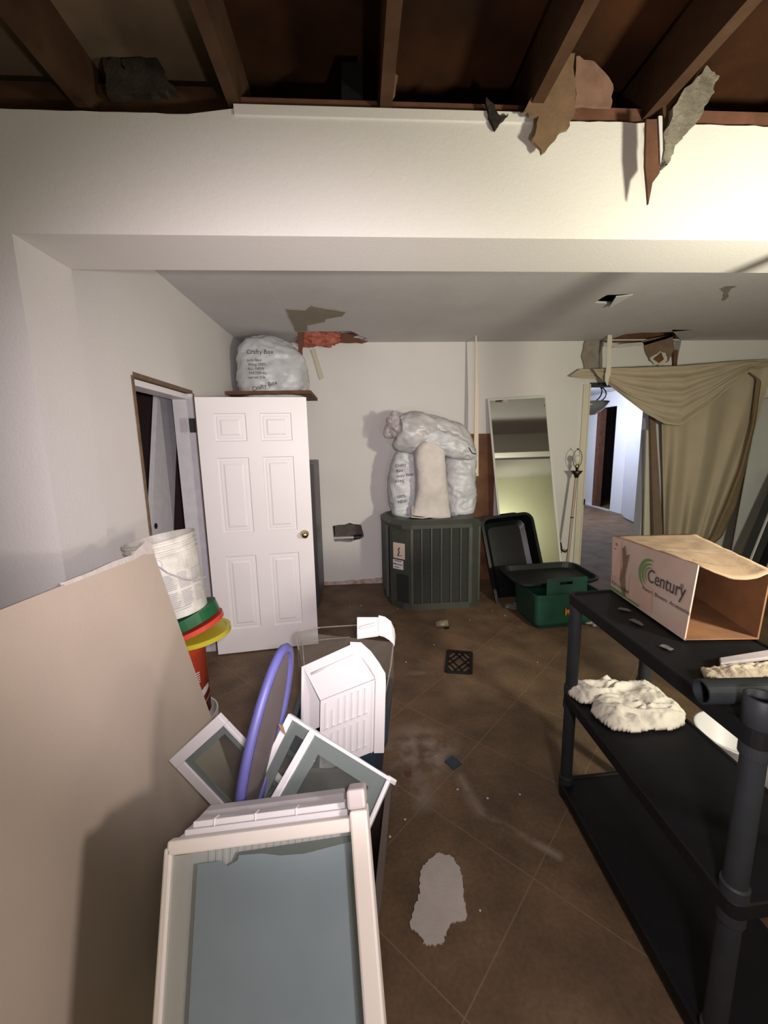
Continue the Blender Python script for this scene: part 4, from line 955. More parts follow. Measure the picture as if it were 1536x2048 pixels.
wl = MB(); wall(wl, bFL, bFR, tFR, tFL); wall(wl, bFR, bNR, tNR, tFR); obj('plain_sides', wl, CARDIN, t)
wl = MB(); wall(wl, bNL, bNR, bFR, bFL); obj('base', wl, CARDIN, t)
def topf(u, v):
    a = tFL.lerp(tFR, u); b2 = tNL.lerp(tNR, u); p = a.lerp(b2, v)
    p.z -= 0.032 * math.sin(math.pi * u) * max(0, (v - .55) / .45) ** 1.6 - 0.004 * nz(V((u * 3, v * 5, 1)), 2)
    p += V((0, -0.018, 0)) * math.sin(math.pi * u) * max(0, (v - .7) / .3)
    return p
tfl = obj('top_flap', MB().grid(topf, 16, 20), CARD, t, 'tan sagging top with tape', smooth=True, solid=0.005)
tp = MB()
for v0, v1, u0, u1 in ((0.52, 0.60, 0.0, 0.98), (0.20, 0.235, 0.05, 0.9), (0.80, 0.815, 0.2, 0.95)):
    tp.grid(lambda u, v: topf(u0 + (u1 - u0) * u, v0 + (v1 - v0) * v + 0.05 * u) + V((0, 0, 0.0035)), 14, 2)
obj('tape', tp, TAPE, tfl, 'shiny packing tape')
# print on the left side: basis from near-left to far-left, seen from camera text runs far -> near
pu_ = (bNL - bFL).normalized(); pv_ = ((tNL - bNL) + (tFL - bFL)).normalized(); pn_ = pu_.cross(pv_).normalized()
if pn_.x > 0: pn_ = -pn_
def pp3(u, v, o=0.0045):
    b2 = bFL.lerp(bNL, u); tt = tFL.lerp(tNL, u); q = b2.lerp(tt, v); return q + pn_ * o
e = pp3(0.52, 0.5); eu = (pp3(0.53, 0.5) - e).normalized(); ev = (pp3(0.52, 0.6) - e).normalized()
DP = mat('dark_print', (0.05, 0.045, 0.06), 0.7)
SL_, SH_ = (bNL - bFL).length, 0.242
def side_text(txt, u0, v0, size, xs_=1.0):
    q = MB(); text_mb(q, txt, (0, 0, 0), (1, 0, 0), (0, 1, 0), size, 0.0, xs_)
    for v_ in q.b.verts: v_.co = pp3(u0 + v_.co.x / SL_, v0 + v_.co.y / SH_, .006)
    obj('print', q, DP, pside)
for a_ in (('Century', .525, .50, .070, .85), ('®', .885, .62, .022), ('Part number', .03, .13, .026), ('Motors  Blowers  Accessories', .48, .34, .019, 1.1), ('XL', .06, .86, .018), ('-', .05, .76, .04)): side_text(*a_)
for k, (r0, r1) in enumerate(((0.050, 0.062), (0.037, 0.045), (0.026, 0.031))):
    gm = MB(); A_, B_ = [], []
    for q in range(21):
        a = math.radians(75 + q * 8.5); wq = math.sin(q / 20 * math.pi) ** .7; rm = (r0 + r1) / 2; hw = (r1 - r0) / 2 * (0.1 + wq)
        for lst, r_ in ((A_, rm - hw), (B_, rm + hw)): lst.append(pp3(0.545 + (math.cos(a) * r_ + k * .003) / SL_, 0.60 + math.sin(a) * r_ * 1.0 / SH_, .0055))
    for q in range(20): gm.face([A_[q], A_[q + 1], B_[q + 1], B_[q]])
    obj('logo_arc', gm, GREENP, pside, 'green swirl arc of the logo')
for u0, u1, v0, v1 in ((0.0, 0.22, .02, .075), (.26, .46, .03, .06)):
    gm = MB(); gm.face([pp3(u0, v0, .0055), pp3(u1, v0, .0055), pp3(u1, v1, .0055), pp3(u0, v1, .0055)]); obj('green_stripe', gm, GREENP, pside, 'green printed stripe')
tr_ = MB(); tr_.face([pp3(.15, .30, .005), pp3(.21, .02, .005), pp3(.26, .04, .005), pp3(.225, .40, .005), pp3(.27, .80, .005), pp3(.23, .74, .005), pp3(.20, .92, .005), pp3(.165, .84, .005), pp3(.185, .55, .005)])
obj('tear', tr_, mat('torn_card', (0.22, 0.15, 0.09), 0.9, 0.3, 30), pside, 'torn brown patch')
tp = MB(); tp.face([pp3(.30, .08, .005), pp3(.62, .08, .005), pp3(.60, .42, .005), pp3(.30, .46, .005)]); tp.face([pp3(.02, .3, .005), pp3(.15, .3, .005), pp3(.15, .98, .005), pp3(.02, .98, .005)])
obj('side_tape', tp, mat('pink_tape', (0.62, 0.42, 0.34), 0.35, 0.1, 9), pside, 'pinkish tape patches')

# ------------------------------------------------------------------ things behind the shelving
def bucket_profile(h, r0, r1, rim=True):
    p = [(0, 0), (r0, 0), (r0 + (r1 - r0) * .75, h * .75)]
    for k, z in enumerate((.78, .84, .90, .96)):
        r = r0 + (r1 - r0) * z; p += [(r, h * z), (r + .006, h * z + .002), (r + .006, h * z + .008), (r, h * z + .010)]
    return p + [(r1, h - .005), (r1 + .005, h), (r1 - .002, h), (r0 - .004, .006), (0, .006)]
bw = atz(1450, 1500, 0.34)
t = thing('white_bucket', (1.545, 1.52, 0), 'white plastic bucket on the floor behind the black shelving', 'bucket')
obj('body', MB().lathe([(0, 0), (0.125, 0), (0.15, 0.36), (0.156, 0.37), (0.145, 0.37), (0.12, 0.01), (0, .01)], Matrix.Translation((1.63, 1.52, 0)), 36), WHITEPL, t, smooth=True)
obj('handle', MB().tube([V((1.63 + 0.155 * math.cos(a), 1.52 + 0.02 - 0.10 * math.sin(a), 0.34 - 0.10 * math.sin(a))) for a in [q * math.pi / 10 for q in range(11)]], 0.003, 6), PIPE, t, 'wire handle')
top('drywall_scrap', MB().hexa([(1.40, 0.70, 0.0), (1.95, 0.75, 0.0), (1.95, 1.20, 0.0), (1.40, 1.18, 0.0)], [(1.42, 0.72, 0.30), (1.93, 0.77, 0.30), (1.93, 1.18, 0.30), (1.42, 1.16, 0.30)]), mat('light_box', (0.48, 0.46, 0.43), 0.85, 0.1, 6), 'light grey carton on the floor behind the near end of the shelving', 'box')

t = thing('shadow_post', (1.80, 1.35, 0), 'unseen thin prop post added beyond the right side to cast a shadow band', 'post')  # out of view; added so its shadow streaks the back ceiling and far wall
obj('tube', MB().tube([(1.80, 1.35, 0.01), (1.80, 1.35, 2.70)], 0.03, 20), GREYAP, t)
obj('foot_plate', MB().box(1.74, 1.86, 1.29, 1.41, 0, 0.01), GREYAP, t)
# ------------------------------------------------------------------ floor items
cs = [atz(*q, 0) for q in ((896, 1303), (943, 1307), (942, 1348), (892, 1345))]
cs = [c_ for c_ in cs]
t = thing('floor_grate', sum(cs, V()) / 4, 'square black metal grate set on the tile floor', 'grate')
def gb(u, v): return cs[0].lerp(cs[1], u).lerp(cs[3].lerp(cs[2], u), v)
gm = MB()
def strip(mb, a, b2, wd, h): mb.bar(V((a.x, a.y, h / 2)), V((b2.x, b2.y, h / 2)), wd, h)
for a_, b2 in (((0, 0), (1, 0)), ((1, 0), (1, 1)), ((1, 1), (0, 1)), ((0, 1), (0, 0))): strip(gm, gb(*a_), gb(*b2), 0.022, 0.012)
obj('frame', gm, BLACKM, t)
gm = MB()
for k in range(1, 4):
    f = k / 4
    for a_, b2 in (((0, f), (f, 0)), ((f, 1), (1, f)), ((0, f), (1 - f, 1)), ((f, 0), (1, 1 - f))): strip(gm, gb(*a_), gb(*b2), 0.008, 0.009)
obj('lattice', gm, BLACKM, t)
def flat(name, px, m, label, cat, th=0.004, amp=0.004, n=4, seed=1, z=0.0005, group=None):
    pts = [atz(x, y, 0) for x, y in px]
    return top(name, MB().slab([jag([(p.x, p.y) for p in pts], amp, n, seed)], (0, 0, z), (1, 0, 0), (0, 1, 0), (0, 0, 1), th), m, label, cat, group)
flat('plaster_sheet', [(872, 1712), (880, 1708), (905, 1716), (920, 1738), (925, 1760), (928, 1800), (934, 1832), (930, 1842), (903, 1848), (892, 1868), (884, 1890), (852, 1893), (838, 1872), (820, 1855), (828, 1815), (840, 1790), (840, 1745), (852, 1728)], mat('plaster_skin', (0.55, 0.50, 0.48), 0.9, 0.1, 20, 0.4, 120), 'large pale plaster flake lying on the tile floor', 'plaster', 0.006, 0.004, 7, 71)
flat('blue_chip', [(889, 1524), (905, 1513), (923, 1528), (907, 1541)], mat('slate_blue', (0.03, 0.055, 0.085), 0.6), 'small slate-blue square chip on the tile floor', 'chip', 0.006, 0.001, 2, 72)
flat('brown_chip', [(808, 1544), (823, 1543), (822, 1554), (812, 1553)], WOODR, 'small red-brown chip on the floor beside the totes', 'chip', 0.005, 0.002, 2, 73)
cups = atz(880, 1252, 0.03)
t = thing('crushed_cup', cups, 'crushed dirty clear plastic cup on the floor before the condenser', 'cup')
mb = MB(); mb.lathe([(0.0, 0.0), (0.032, 0.0), (0.045, 0.11), (0.043, 0.11), (0.030, 0.003), (0, 0.003)], Matrix.Translation(cups + V((-.04, 0, 0.0))) @ Matrix.Rotation(1.45, 4, 'Y'), 20)
for v_ in mb.b.verts: v_.co.z = 0.005 + max(0, v_.co.z + 0.03) * 0.7 + 0.012 * abs(nz(v_.co, 20))
obj('cup', mb, mat('dirty_plastic', (0.28, 0.24, 0.16), 0.3, 0.4, 20), t, smooth=True)
obj('base', MB().tube([cups + V((0.045, 0, 0.0)), cups + V((0.075, 0.005, 0.0))], 0.03, 12), BLACKGL, t, 'black base')
# crumbs
rc = random.Random(99)
crumbs = [(985, 1222), (1010, 1232), (940, 1240), (884, 1260), (915, 1580), (975, 1598), (810, 1640), (960, 1822), (840, 1322), (812, 1325), (1075, 1325), (795, 1218), (700, 1214), (722, 1212), (868, 1290), (780, 1675), (1040, 1590), (872, 1512)]
names = ['by the corner of the condenser', 'between condenser and black tub', 'in front of the condenser', 'beside the crushed cup', 'below the blue chip', 'right of the dusty patch', 'near the tote edge', 'right of the plaster flake', 'left of the grate', 'far left of the grate', 'right of the grate near the shelving', 'before the condenser corner', 'behind the white drawer front', 'beyond the white drawer front', 'above the grate', 'at the left edge of the open floor', 'in front of the shelving foot', 'left of the blue chip']
base = None
for (x, y), nme in zip(crumbs, names):
    s = rc.uniform(0.003, 0.0065); p = atz(x, y, 0)
    if base is None:
        mb = MB(); bmesh.ops.create_icosphere(mb.b, subdivisions=1, radius=1)
        for v_ in mb.b.verts: v_.co *= 0.8 + 0.5 * rc.random(); v_.co.z *= .6
        base = top('plaster_crumb', mb, mat('crumb_white', (0.62, 0.58, 0.52), 0.9), 'x', 'crumb'); o = base
    else: o = base.copy(); COL.objects.link(o)
    o.scale = (s, s, s); o.location = (p.x, p.y, s * 0.55); o.rotation_euler = (0, 0, rc.uniform(0, 6))
    tag(o, 'tiny white plaster crumb on the floor ' + nme, 'crumb', 'plaster crumbs on the floor')

# ------------------------------------------------------------------ drywall board leaning at the left
bt = [V((-0.845, 1.70, 1.205)), V((-0.585, 1.70, 0.0))]
bn = V((1.205, 0, 0.26)).normalized()
t = thing('drywall_board', (-0.6, 1.0, 0), 'large tan drywall board leaning along the left foreground', 'drywall')
bv = (bt[0] - bt[1]); BL = 2.1
obj('sheet', MB().slab([[(0, 0), (BL, 0), (BL, 1.10), (1.2, 1.082), (0.75, 1.068), (0.25, 1.045), (0.14, 1.038), (0.09, 1.045), (0.045, 1.058), (0.0, 1.045)]], bt[1], (0, -1, 0), bv, -bn, 0.013), DRYW, t)
obj('broken_corner', MB().slab([jag([(-0.004, 1.020), (0.06, 1.032), (0.16, 1.034), (0.50, 1.052), (0.50, 1.062), (0.15, 1.048), (0.10, 1.058), (0.03, 1.070), (-0.004, 1.055)], 0.0035, 3, 81)], bt[1] + bn * 0.0012, (0, -1, 0), bv, -bn, 0.014), GYP, t, 'crumbling white gypsum edge')

# ------------------------------------------------------------------ bucket stack behind the board
def Mtilt(c, ax_, ang): return Matrix.Translation(c) @ Matrix.Rotation(ang, 4, ax_)
bxx, byy = -0.885, 1.90
top('white_bucket', MB().lathe(bucket_profile(0.36, 0.120, 0.142), Matrix.Translation((bxx, byy, 0)), 40), BUCKW, 'off-white bucket at the bottom of the bucket stack behind the board', 'bucket', smooth=False)
t = thing('orange_bucket', (bxx + .005, byy, 0.365), 'orange plastic bucket with pale label under the lids', 'bucket')
Mo = Mtilt((bxx + .005, byy, 0.365), 'Y', -0.05)
obj('body', MB().lathe([(0, 0), (0.112, 0), (0.128, 0.33), (0.136, 0.335), (0.136, 0.365), (0.142, 0.37), (0.125, 0.37), (0.11, 0.01), (0, 0.01)], Mo, 40), ORANGE, t, smooth=True)
lb_ = MB()
def lab(r_of_z, z0, z1, a0, a1, off):
    def f(u, v):
        a = math.radians(a0 + (a1 - a0) * u); z = z0 + (z1 - z0) * v; r = r_of_z(z) + off
        return Mo @ V((r * math.cos(a), r * math.sin(a), z))
    return f
rz = lambda z: 0.112 + 0.016 * z / 0.33
for k in range(5): lb_.grid(lab(rz, 0.185 + 0.012 * k, 0.191 + 0.012 * k, -70, -25, 0.001), 10, 1)
def stripe(z0, hgt):
    lb_.grid(lambda u, v: Mo @ V(((rz(0.1) + .002) * math.cos(math.radians(-80 + 85 * u)), (rz(0.1) + .002) * math.sin(math.radians(-80 + 85 * u)), z0 + hgt * v + 0.07 * u)), 14, 1)
stripe(0.055, 0.035); stripe(0.015, 0.004)
obj('label_print', lb_, mat('pale_print', (0.58, 0.50, 0.50), 0.6), t, 'pale printed stripe and text lines')
def lid_disc(name, c, r, h, tilt, m, label, yaw=0):
    Mq = Matrix.Translation(c) @ Matrix.Rotation(yaw, 4, 'Z') @ Matrix.Rotation(tilt, 4, 'Y')
    return top(name, MB().lathe([(0, h), (r * .86, h), (r * .88, h + .004), (r, h + .004), (r, 0), (r - .006, 0), (r - .008, h * .7), (0, h * .7)], Mq, 44), m, label, 'lid', 'bucket lids in the stack', smooth=False)
lid_disc('bucket_lid', (bxx + 0.095, byy + .0, 0.765), 0.152, 0.018, -0.10, YELLOW, 'yellow bucket lid, lowest in the stack above the orange bucket')
lid_disc('bucket_lid', (bxx + 0.065, byy, 0.805), 0.158, 0.018, -0.30, REDP, 'red bucket lid between the green and yellow lids')
lid_disc('bucket_lid', (bxx + 0.055, byy, 0.838), 0.150, 0.045, -0.33, GREENL, 'deep dark green lid under the tilted white bucket')
t = thing('white_bucket', (bxx + .03, byy, 0.90), 'tilted dirty white bucket with printed label on top of the stack', 'bucket')
Mw = Mtilt((bxx + 0.030, byy - 0.01, 0.900), 'Y', -0.165) 
obj('body', MB().lathe(bucket_profile(0.36, 0.120, 0.146), Mw, 48), BUCKW, t)
rw = lambda z: 0.120 + 0.026 * z / .36
lb_ = MB()
rt = random.Random(4)
def wlab(z0, z1, a0, a1, mb, off=0.0015, ):
    mb.grid(lambda u, v: Mw @ V(((rw(z0 + (z1 - z0) * v) + off) * math.cos(math.radians(a0 + (a1 - a0) * u)), (rw(z0 + (z1 - z0) * v) + off) * math.sin(math.radians(a0 + (a1 - a0) * u)), z0 + (z1 - z0) * v)), 12, 1)
for blk in range(2):
    for colm in range(3):
        a0 = -78 + colm * 26
        for k in range(9):
            z = 0.20 - blk * 0.085 - k * 0.0082
            wlab(z, z + 0.0045, a0, a0 + rt.uniform(14, 22), lb_)
for k in range(2): wlab(0.045 - k * .01, 0.049 - k * .01, -80, -40, lb_)
obj('label_print', lb_, mat('grey_print', (0.33, 0.33, 0.33), 0.7), t, 'grey printed text blocks')
rb = MB(); wlab(0.215, 0.245, -104, -90, rb); wlab(0.165, 0.180, -104, -92, rb); wlab(0.145, 0.165, -100, -96, rb); wlab(0.09, 0.12, -102, -98, rb)
obj('red_print', rb, mat('maroon_print', (0.22, 0.03, 0.05), 0.6), t, 'maroon printed logo block')
hd = MB()
a1 = Mw @ V((0.147 * math.cos(math.radians(-78)), 0.147 * math.sin(math.radians(-78)), 0.265))
hd.tube([a1, a1 + V((0.05, -0.02, -0.03)), a1 + V((0.11, -0.012, -0.062)), a1 + V((0.15, 0.03, -0.085)), a1 + V((0.165, 0.09, -0.09))], 0.0028, 8)
obj('wire_handle', hd, PIPE, t, 'thin wire handle')
obj('handle_ear', MB().lathe([(0, -0.004), (0.022, -0.004), (0.020, 0.006), (0, 0.008)], Matrix.Translation(a1) @ V((0.2, -1, 0)).to_track_quat('Z', 'Y').to_matrix().to_4x4(), 20), WHITEPL, t)

# ------------------------------------------------------------------ totes
def quad_tub(name, corners, h, m, label, cat, lip=0.02, taper=0.05, rc=0.07):
    c0, c1, c2, c3 = [V((*c_, 0)) for c_ in corners]
    W, D = 1.0, 1.0
    wl_, dl = (c1 - c0).length, (c3 - c0).length
    def F(u, v, w):
        a, b2 = u / wl_, v / dl
        p = c0.lerp(c1, a).lerp(c3.lerp(c2, a), b2) if True else None
        return V((p.x, p.y, h + w))
    def lerpx(p, q, s): return p + (q - p) * s
    F2 = lambda u, v, w: V((*(lerpx(lerpx(c0, c1, u / wl_), lerpx(c3, c2, u / wl_), v / dl)).xy, h + w))
    return tub(name, F2, wl_, dl, h - 0.012, 0.006, m, label, cat, lip, taper, rc)
quad_tub('blue_tote', [(-0.33, 1.50), (0.060, 1.50), (0.135, 2.03), (-0.30, 2.06)], 0.42, TEAL, 'dark blue plastic tote holding the white ribbed drawer', 'tote')
quad_tub('grey_tote', [(-0.50, 0.88), (-0.005, 0.86), (0.078, 1.38), (-0.42, 1.42)], 0.42, GREYT, 'grey-brown plastic tote holding the fridge shelves in the foreground', 'tote')

# ------------------------------------------------------------------ white ribbed fridge drawer
P1, P2, P3, P4 = V((-0.252, 1.605, 0.755)), V((-0.045, 1.60, 0.845)), V((0.055, 1.50, 0.762)), V((-0.176, 1.47, 0.674))
P2 = atd(706, 1288, 1.70); P1 = atd(606, 1333, 1.70); P4 = atd(641, 1401, 1.60); P3 = atd(750, 1358, 1.60)
dn_ = V((-0.015, -0.03, -0.29))
Q = [p + dn_ for p in (P1, P2, P3, P4)]
t = thing('crisper_bin', sum(Q, V()) / 4, 'white ribbed refrigerator drawer standing on end in the blue tote', 'drawer')
mb = MB(); wall(mb, P1, P4, P3, P2, 0.004); wall(mb, P4, Q[3], Q[2], P3, 0.004); wall(mb, P2, P1, Q[0], Q[1], 0.004)
# rolled lip at open side
dbody = obj('body', mb, WHITEPL, t, bevel=0.001)
mb = MB(); mb.tube([P1, P1.lerp(Q[0], 0.5), Q[0]], 0.007, 8); obj('rim', mb, WHITEPL, t, smooth=True)
rb = MB(); up_ = (P4 - Q[3]).normalized(); al = (P3 - P4); nf = al.cross(up_).normalized()
if nf.y > 0: nf = -nf
def rf(u, v, o): return P4 + al * u + (Q[3] - P4) * v + nf * o
for row in range(2):
    v0, v1 = (0.06, 0.40) if row == 0 else (0.50, 0.86)
    for k in range(7):
        u = 0.09 + k * 0.12
        vs = v0 + (0.12 if (k == 1 and row == 0) else 0)
        rb.hexa([rf(u, vs, 0), rf(u + .035, vs, 0), rf(u + .035, v1, 0), rf(u, v1, 0)], [rf(u + .008, vs, .010), rf(u + .027, vs, .010), rf(u + .027, v1, .010), rf(u + .008, v1, .010)])
        rb.hexa([rf(u, v1 + .01, 0), rf(u + .07, v1 + .01, 0), rf(u + .07, v1 + .035, 0), rf(u, v1 + .035, 0)], [rf(u, v1 + .01, .014), rf(u + .065, v1 + .01, .014), rf(u + .065, v1 + .03, .014), rf(u, v1 + .03, .014)])
rb.hexa([rf(.955, 0, 0), rf(.98, 0, 0), rf(.98, 1, 0), rf(.955, 1, 0)], [rf(.955, 0, .007), rf(.98, 0, .007), rf(.98, 1, .007), rf(.955, 1, .007)])
obj('ribs', rb, WHITEPL, dbody)
sr = MB()
for f0, f1 in ((0.30, 0.38),):
    a0, a1_ = P1.lerp(P4, f0), P2.lerp(P3, f0 - .0); sr.tube([a0.lerp(a1_, .06) + V((0, 0, .003)), a0.lerp(a1_, .9) + V((0, 0, .003))], 0.006, 8)
obj('side_step', sr, WHITEPL, t, smooth=True)
# curved front panel at the right
arc = [atd(700, 1283, 1.715), atd(722, 1284, 1.70), atd(742, 1302, 1.67), atd(758, 1324, 1.64), atd(771, 1346, 1.61), atd(772, 1362, 1.595)]
inn = [atd(700, 1292, 1.70), atd(712, 1300, 1.68), atd(726, 1316, 1.655), atd(738, 1332, 1.63), atd(750, 1352, 1.60), atd(751, 1362, 1.59)]
fp = MB()
dd = V((-0.015, -0.03, -0.29))
va = [[fp.b.verts.new(p) for p in L_] for L_ in (arc, inn, [p + dd for p in inn], [p + dd for p in arc])]
for a_, b2 in zip(va, va[1:] + va[:1]):
    for k in range(5): fp.b.faces.new((a_[k], a_[k + 1], b2[k + 1], b2[k]))
for k in (0, 5): fp.b.faces.new([r_[k] for r_ in va])
obj('front_panel', fp, WHITEPL, t, bevel=0.002)

# clear crisper behind with white handle front
t = thing('clear_crisper', atd(690, 1330, 1.95), 'clear smoky crisper box with white handle front behind the ribbed drawer', 'drawer')
r1 = [atd(592, 1264, 2.0), atd(786, 1285, 2.0), atd(768, 1400, 1.82), atd(612, 1372, 1.82)]
dv = V((0.0, 0.02, -0.20))
cb = MB(); 
wall(cb, r1[0], r1[1], r1[1] + dv, r1[0] + dv, 0.003); wall(cb, r1[1], r1[2], r1[2] + dv, r1[1] + dv, 0.003); wall(cb, r1[0], r1[3], r1[3] + dv, r1[0] + dv, 0.003)
obj('clear_box', cb, CLEARP, t)
def pathseg(ps, r): obj('edge', MB().tube(ps, r, 8), CLEARE, t, smooth=True)
pathseg([atd(598, 1300, 1.96), atd(590, 1270, 2.0), atd(596, 1262, 2.0), atd(640, 1255, 2.02)], 0.004)
pathseg([atd(640, 1255, 2.02), atd(716, 1250, 2.02)], 0.003)
pathseg([atd(604, 1280, 1.98), atd(614, 1400, 1.82)], 0.003); pathseg([atd(788, 1275, 2.0), atd(782, 1330, 1.95), atd(768, 1400, 1.84)], 0.004)
pathseg([atd(600, 1286, 1.98), atd(640, 1280, 1.98), atd(700, 1274, 1.98)], 0.002)
HF = MB()
h = [(714, 1234, 0), (757, 1234, 0), (757, 1266, 0), (714, 1272, 0)]
D0 = 1.96
top_ = [atd(714, 1234, D0), atd(758, 1234, D0), atd(757, 1268, D0 - .05), atd(714, 1274, D0 - .05)]
HF.hexa(top_, [p + V((0, 0, -.012)) for p in top_])
ar0 = [atd(757, 1230, D0), atd(770, 1233, D0), atd(782, 1242, D0), atd(789, 1258, D0), atd(791, 1270, D0)]
ar1 = [atd(757, 1265, D0 - .05), atd(768, 1268, D0 - .05), atd(778, 1274, D0 - .05), atd(786, 1282, D0 - .05), atd(789, 1287, D0 - .05)]
vt = [[HF.b.verts.new(p) for p in L_] for L_ in (ar0, ar1, [p + V((0, .0, -.016)) for p in ar1], [p + V((0, 0, -.016)) for p in ar0])]
for a_, b2 in zip(vt, vt[1:] + vt[:1]):
    for k in range(4): HF.b.faces.new((a_[k], a_[k + 1], b2[k + 1], b2[k]))
for k in (0, 4): HF.b.faces.new([r_[k] for r_ in vt])
HF.tube([atd(720, 1256, D0 - .04), atd(750, 1248, D0 - .04)], 0.007, 10)
HF.hexa([p for p in (atd(716, 1271, D0 - .055), atd(757, 1265, D0 - .055), atd(757, 1270, D0 - .06), atd(716, 1276, D0 - .06))], [p + V((0, 0, 0.006)) for p in (atd(716, 1271, D0 - .055), atd(757, 1265, D0 - .055), atd(757, 1270, D0 - .06), atd(716, 1276, D0 - .06))])
obj('handle_front', HF, WHITEPL, t, 'white curved handle front', bevel=0.0015)

# ------------------------------------------------------------------ oval blue-rimmed screen
rim_l = [(572, 1290), (552, 1318), (530, 1372), (508, 1440), (492, 1500), (485, 1560), (483, 1625), (487, 1690)]
rim_r = [(574, 1290), (586, 1300), (587, 1340), (583, 1400), (572, 1455), (556, 1510), (538, 1570), (512, 1640), (487, 1690)]
def tilt_plane():
    return V((-0.232, 1.20, 1.05)), V((-0.375, 1.12, 0.60))
TOPP = atd(573, 1290, 1.21); BOTP = atd(490, 1660, 1.10)
nrm = ray(520, 1450).normalized()
axL = (BOTP - TOPP); sd = axL.normalized().cross(V((0, 0, 0)) if False else nrm).normalized()
# short axis: mostly along the view so the disc is seen edge on
sh_ax = (V((0.20, -0.30, 0.0)) + nrm * 0.86); sh_ax = (sh_ax - axL.normalized() * sh_ax.dot(axL.normalized())).normalized()
ctr = (TOPP + BOTP) / 2; A_, B_ = axL.length / 2, 0.135
import math as _m
pvx = RIGHT; 
# choose side direction giving ~±33 px half width
sh_ax = (RIGHT * 0.26 + nrm * 0.97); sh_ax = (sh_ax - axL.normalized() * sh_ax.dot(axL.normalized())).normalized()
def ov(a, k=1.0, o=0.0):
    nn2 = axL.normalized().cross(sh_ax).normalized()
    return ctr + axL.normalized() * (-math.cos(a) * A_ * k) + sh_ax * (math.sin(a) * (B_ - (1 - k) * A_)) + nn2 * o
t = thing('oval_screen', BOTP, 'oval mesh screen with purple-blue plastic rim standing in the tote', 'screen')
rm = MB(); seg = 56; rings = []
for k in range(seg):
    a = k * 2 * math.pi / seg
    rings.append([rm.b.verts.new(ov(a, q, o)) for q, o in ((0.92, 0.010), (1.0, 0.012), (1.025, 0.0), (1.0, -0.012), (0.92, -0.010))])
for k in range(seg):
    A2, B2 = rings[k], rings[(k + 1) % seg]
    for i in range(5): j = (i + 1) % 5; rm.b.faces.new((A2[i], A2[j], B2[j], B2[i]))
obj('rim', rm, BLUEP, t, 'purple-blue plastic rim', smooth=True)
ms = MB(); ms.face([ov(k * 2 * math.pi / seg, 0.93, 0.0015) for k in range(seg)]); ms.face([ov(k * 2 * math.pi / seg, 0.93, -0.0015) for k in range(seg)][::-1])
obj('mesh_panel', ms, MESHF, t, 'brownish see-through mesh')

# ------------------------------------------------------------------ glass fridge shelves
def shelf_from(name, c0, u, v, W, H_, bands, label, th=0.016, framem=WHITEPL, dark=0.05, border=0.035):
    u, v = V(u).normalized(), V(v).normalized(); v = (v - u * v.dot(u)).normalized(); n = u.cross(v).normalized()
    if (EYE - V(c0)).dot(n) < 0: n = -n
    f = lambda a, b2, o: V(c0) + u * a + v * b2 + n * o
    bl_, bt_, br2, bb = bands
    t = thing(name, f(W / 2, H_, 0), label, 'shelf')
    fr = MB()
    for (a0, b0, a1_, b1) in ((0, 0, W, bt_), (0, H_ - bb, W, H_), (0, bt_, bl_, H_ - bb), (W - br2, bt_, W, H_ - bb)):
        fr.hexa([f(a0, b0, -th), f(a1_, b0, -th), f(a1_, b1, -th), f(a0, b1, -th)], [f(a0, b0, 0.003), f(a1_, b0, 0.003), f(a1_, b1, 0.003), f(a0, b1, 0.003)])
    obj('frame', fr, framem, t, bevel=0.002)
    gl = MB(); bo = border
    x0, x1, y0, y1 = bl_, W - br2, bt_, H_ - bb
    for (a0, b0, a1_, b1) in ((x0, y0, x1, y0 + bo), (x0, y1 - bo, x1, y1), (x0, y0 + bo, x0 + bo, y1 - bo), (x1 - bo, y0 + bo, x1, y1 - bo)):
        gl.hexa([f(a0, b0, -.007), f(a1_, b0, -.007), f(a1_, b1, -.007), f(a0, b1, -.007)], [f(a0, b0, -.003), f(a1_, b0, -.003), f(a1_, b1, -.003), f(a0, b1, -.003)])
    obj('glass_border', gl, GLASSB, t, 'grey-green printed glass border')
    gl = MB(); gl.hexa([f(x0 + bo, y0 + bo, -.007), f(x1 - bo, y0 + bo, -.007), f(x1 - bo, y1 - bo, -.007), f(x0 + bo, y1 - bo, -.007)], [f(x0 + bo, y0 + bo, -.003), f(x1 - bo, y0 + bo, -.003), f(x1 - bo, y1 - bo, -.003), f(x0 + bo, y1 - bo, -.003)])
    obj('glass_pane', gl, GLASSC, t, 'clear glass')
    return t, f
# diamond-turned small shelf:  corner at top, u to the lower left, v to the lower right
DK = 1.13
shelf_from('fridge_shelf', EYE + (V((-0.418, 1.086, 0.905)) - EYE) * DK, (-0.71, 0.141, -0.682), (0.661, -0.162, -0.70), 0.235 * DK, 0.30 * DK, (0.013, 0.037, 0.040, 0.02), 'small white framed glass shelf turned diamond-wise against the board', border=0.022)
# two glass shelves stacked
G0 = atd(577, 1427, 1.26); G1 = atd(760, 1545, 1.14)
Gv = atd(521, 1610, 1.18) - G0
shelf_from('fridge_shelf', G0, G1 - G0, Gv, (G1 - G0).length, 0.40, (0.020, 0.009, 0.009, 0.02), 'white framed glass shelf at the back of the leaning pair beside blue rim', border=0.03)
G0 = atd(621, 1457, 1.17); G1 = atd(783, 1556, 1.06); Gv = atd(556, 1610, 1.06) - G0
t, f = shelf_from('fridge_shelf', G0, G1 - G0, Gv, (G1 - G0).length, 0.40, (0.020, 0.009, 0.010, 0.02), 'white framed glass shelf at the front of the leaning pair', border=0.035)
obj('clip', MB().bar(f((G1 - G0).length - .01, .004, -.004), f((G1 - G0).length + .014, .004, -.004), .008, .01), WHITEPL, t)

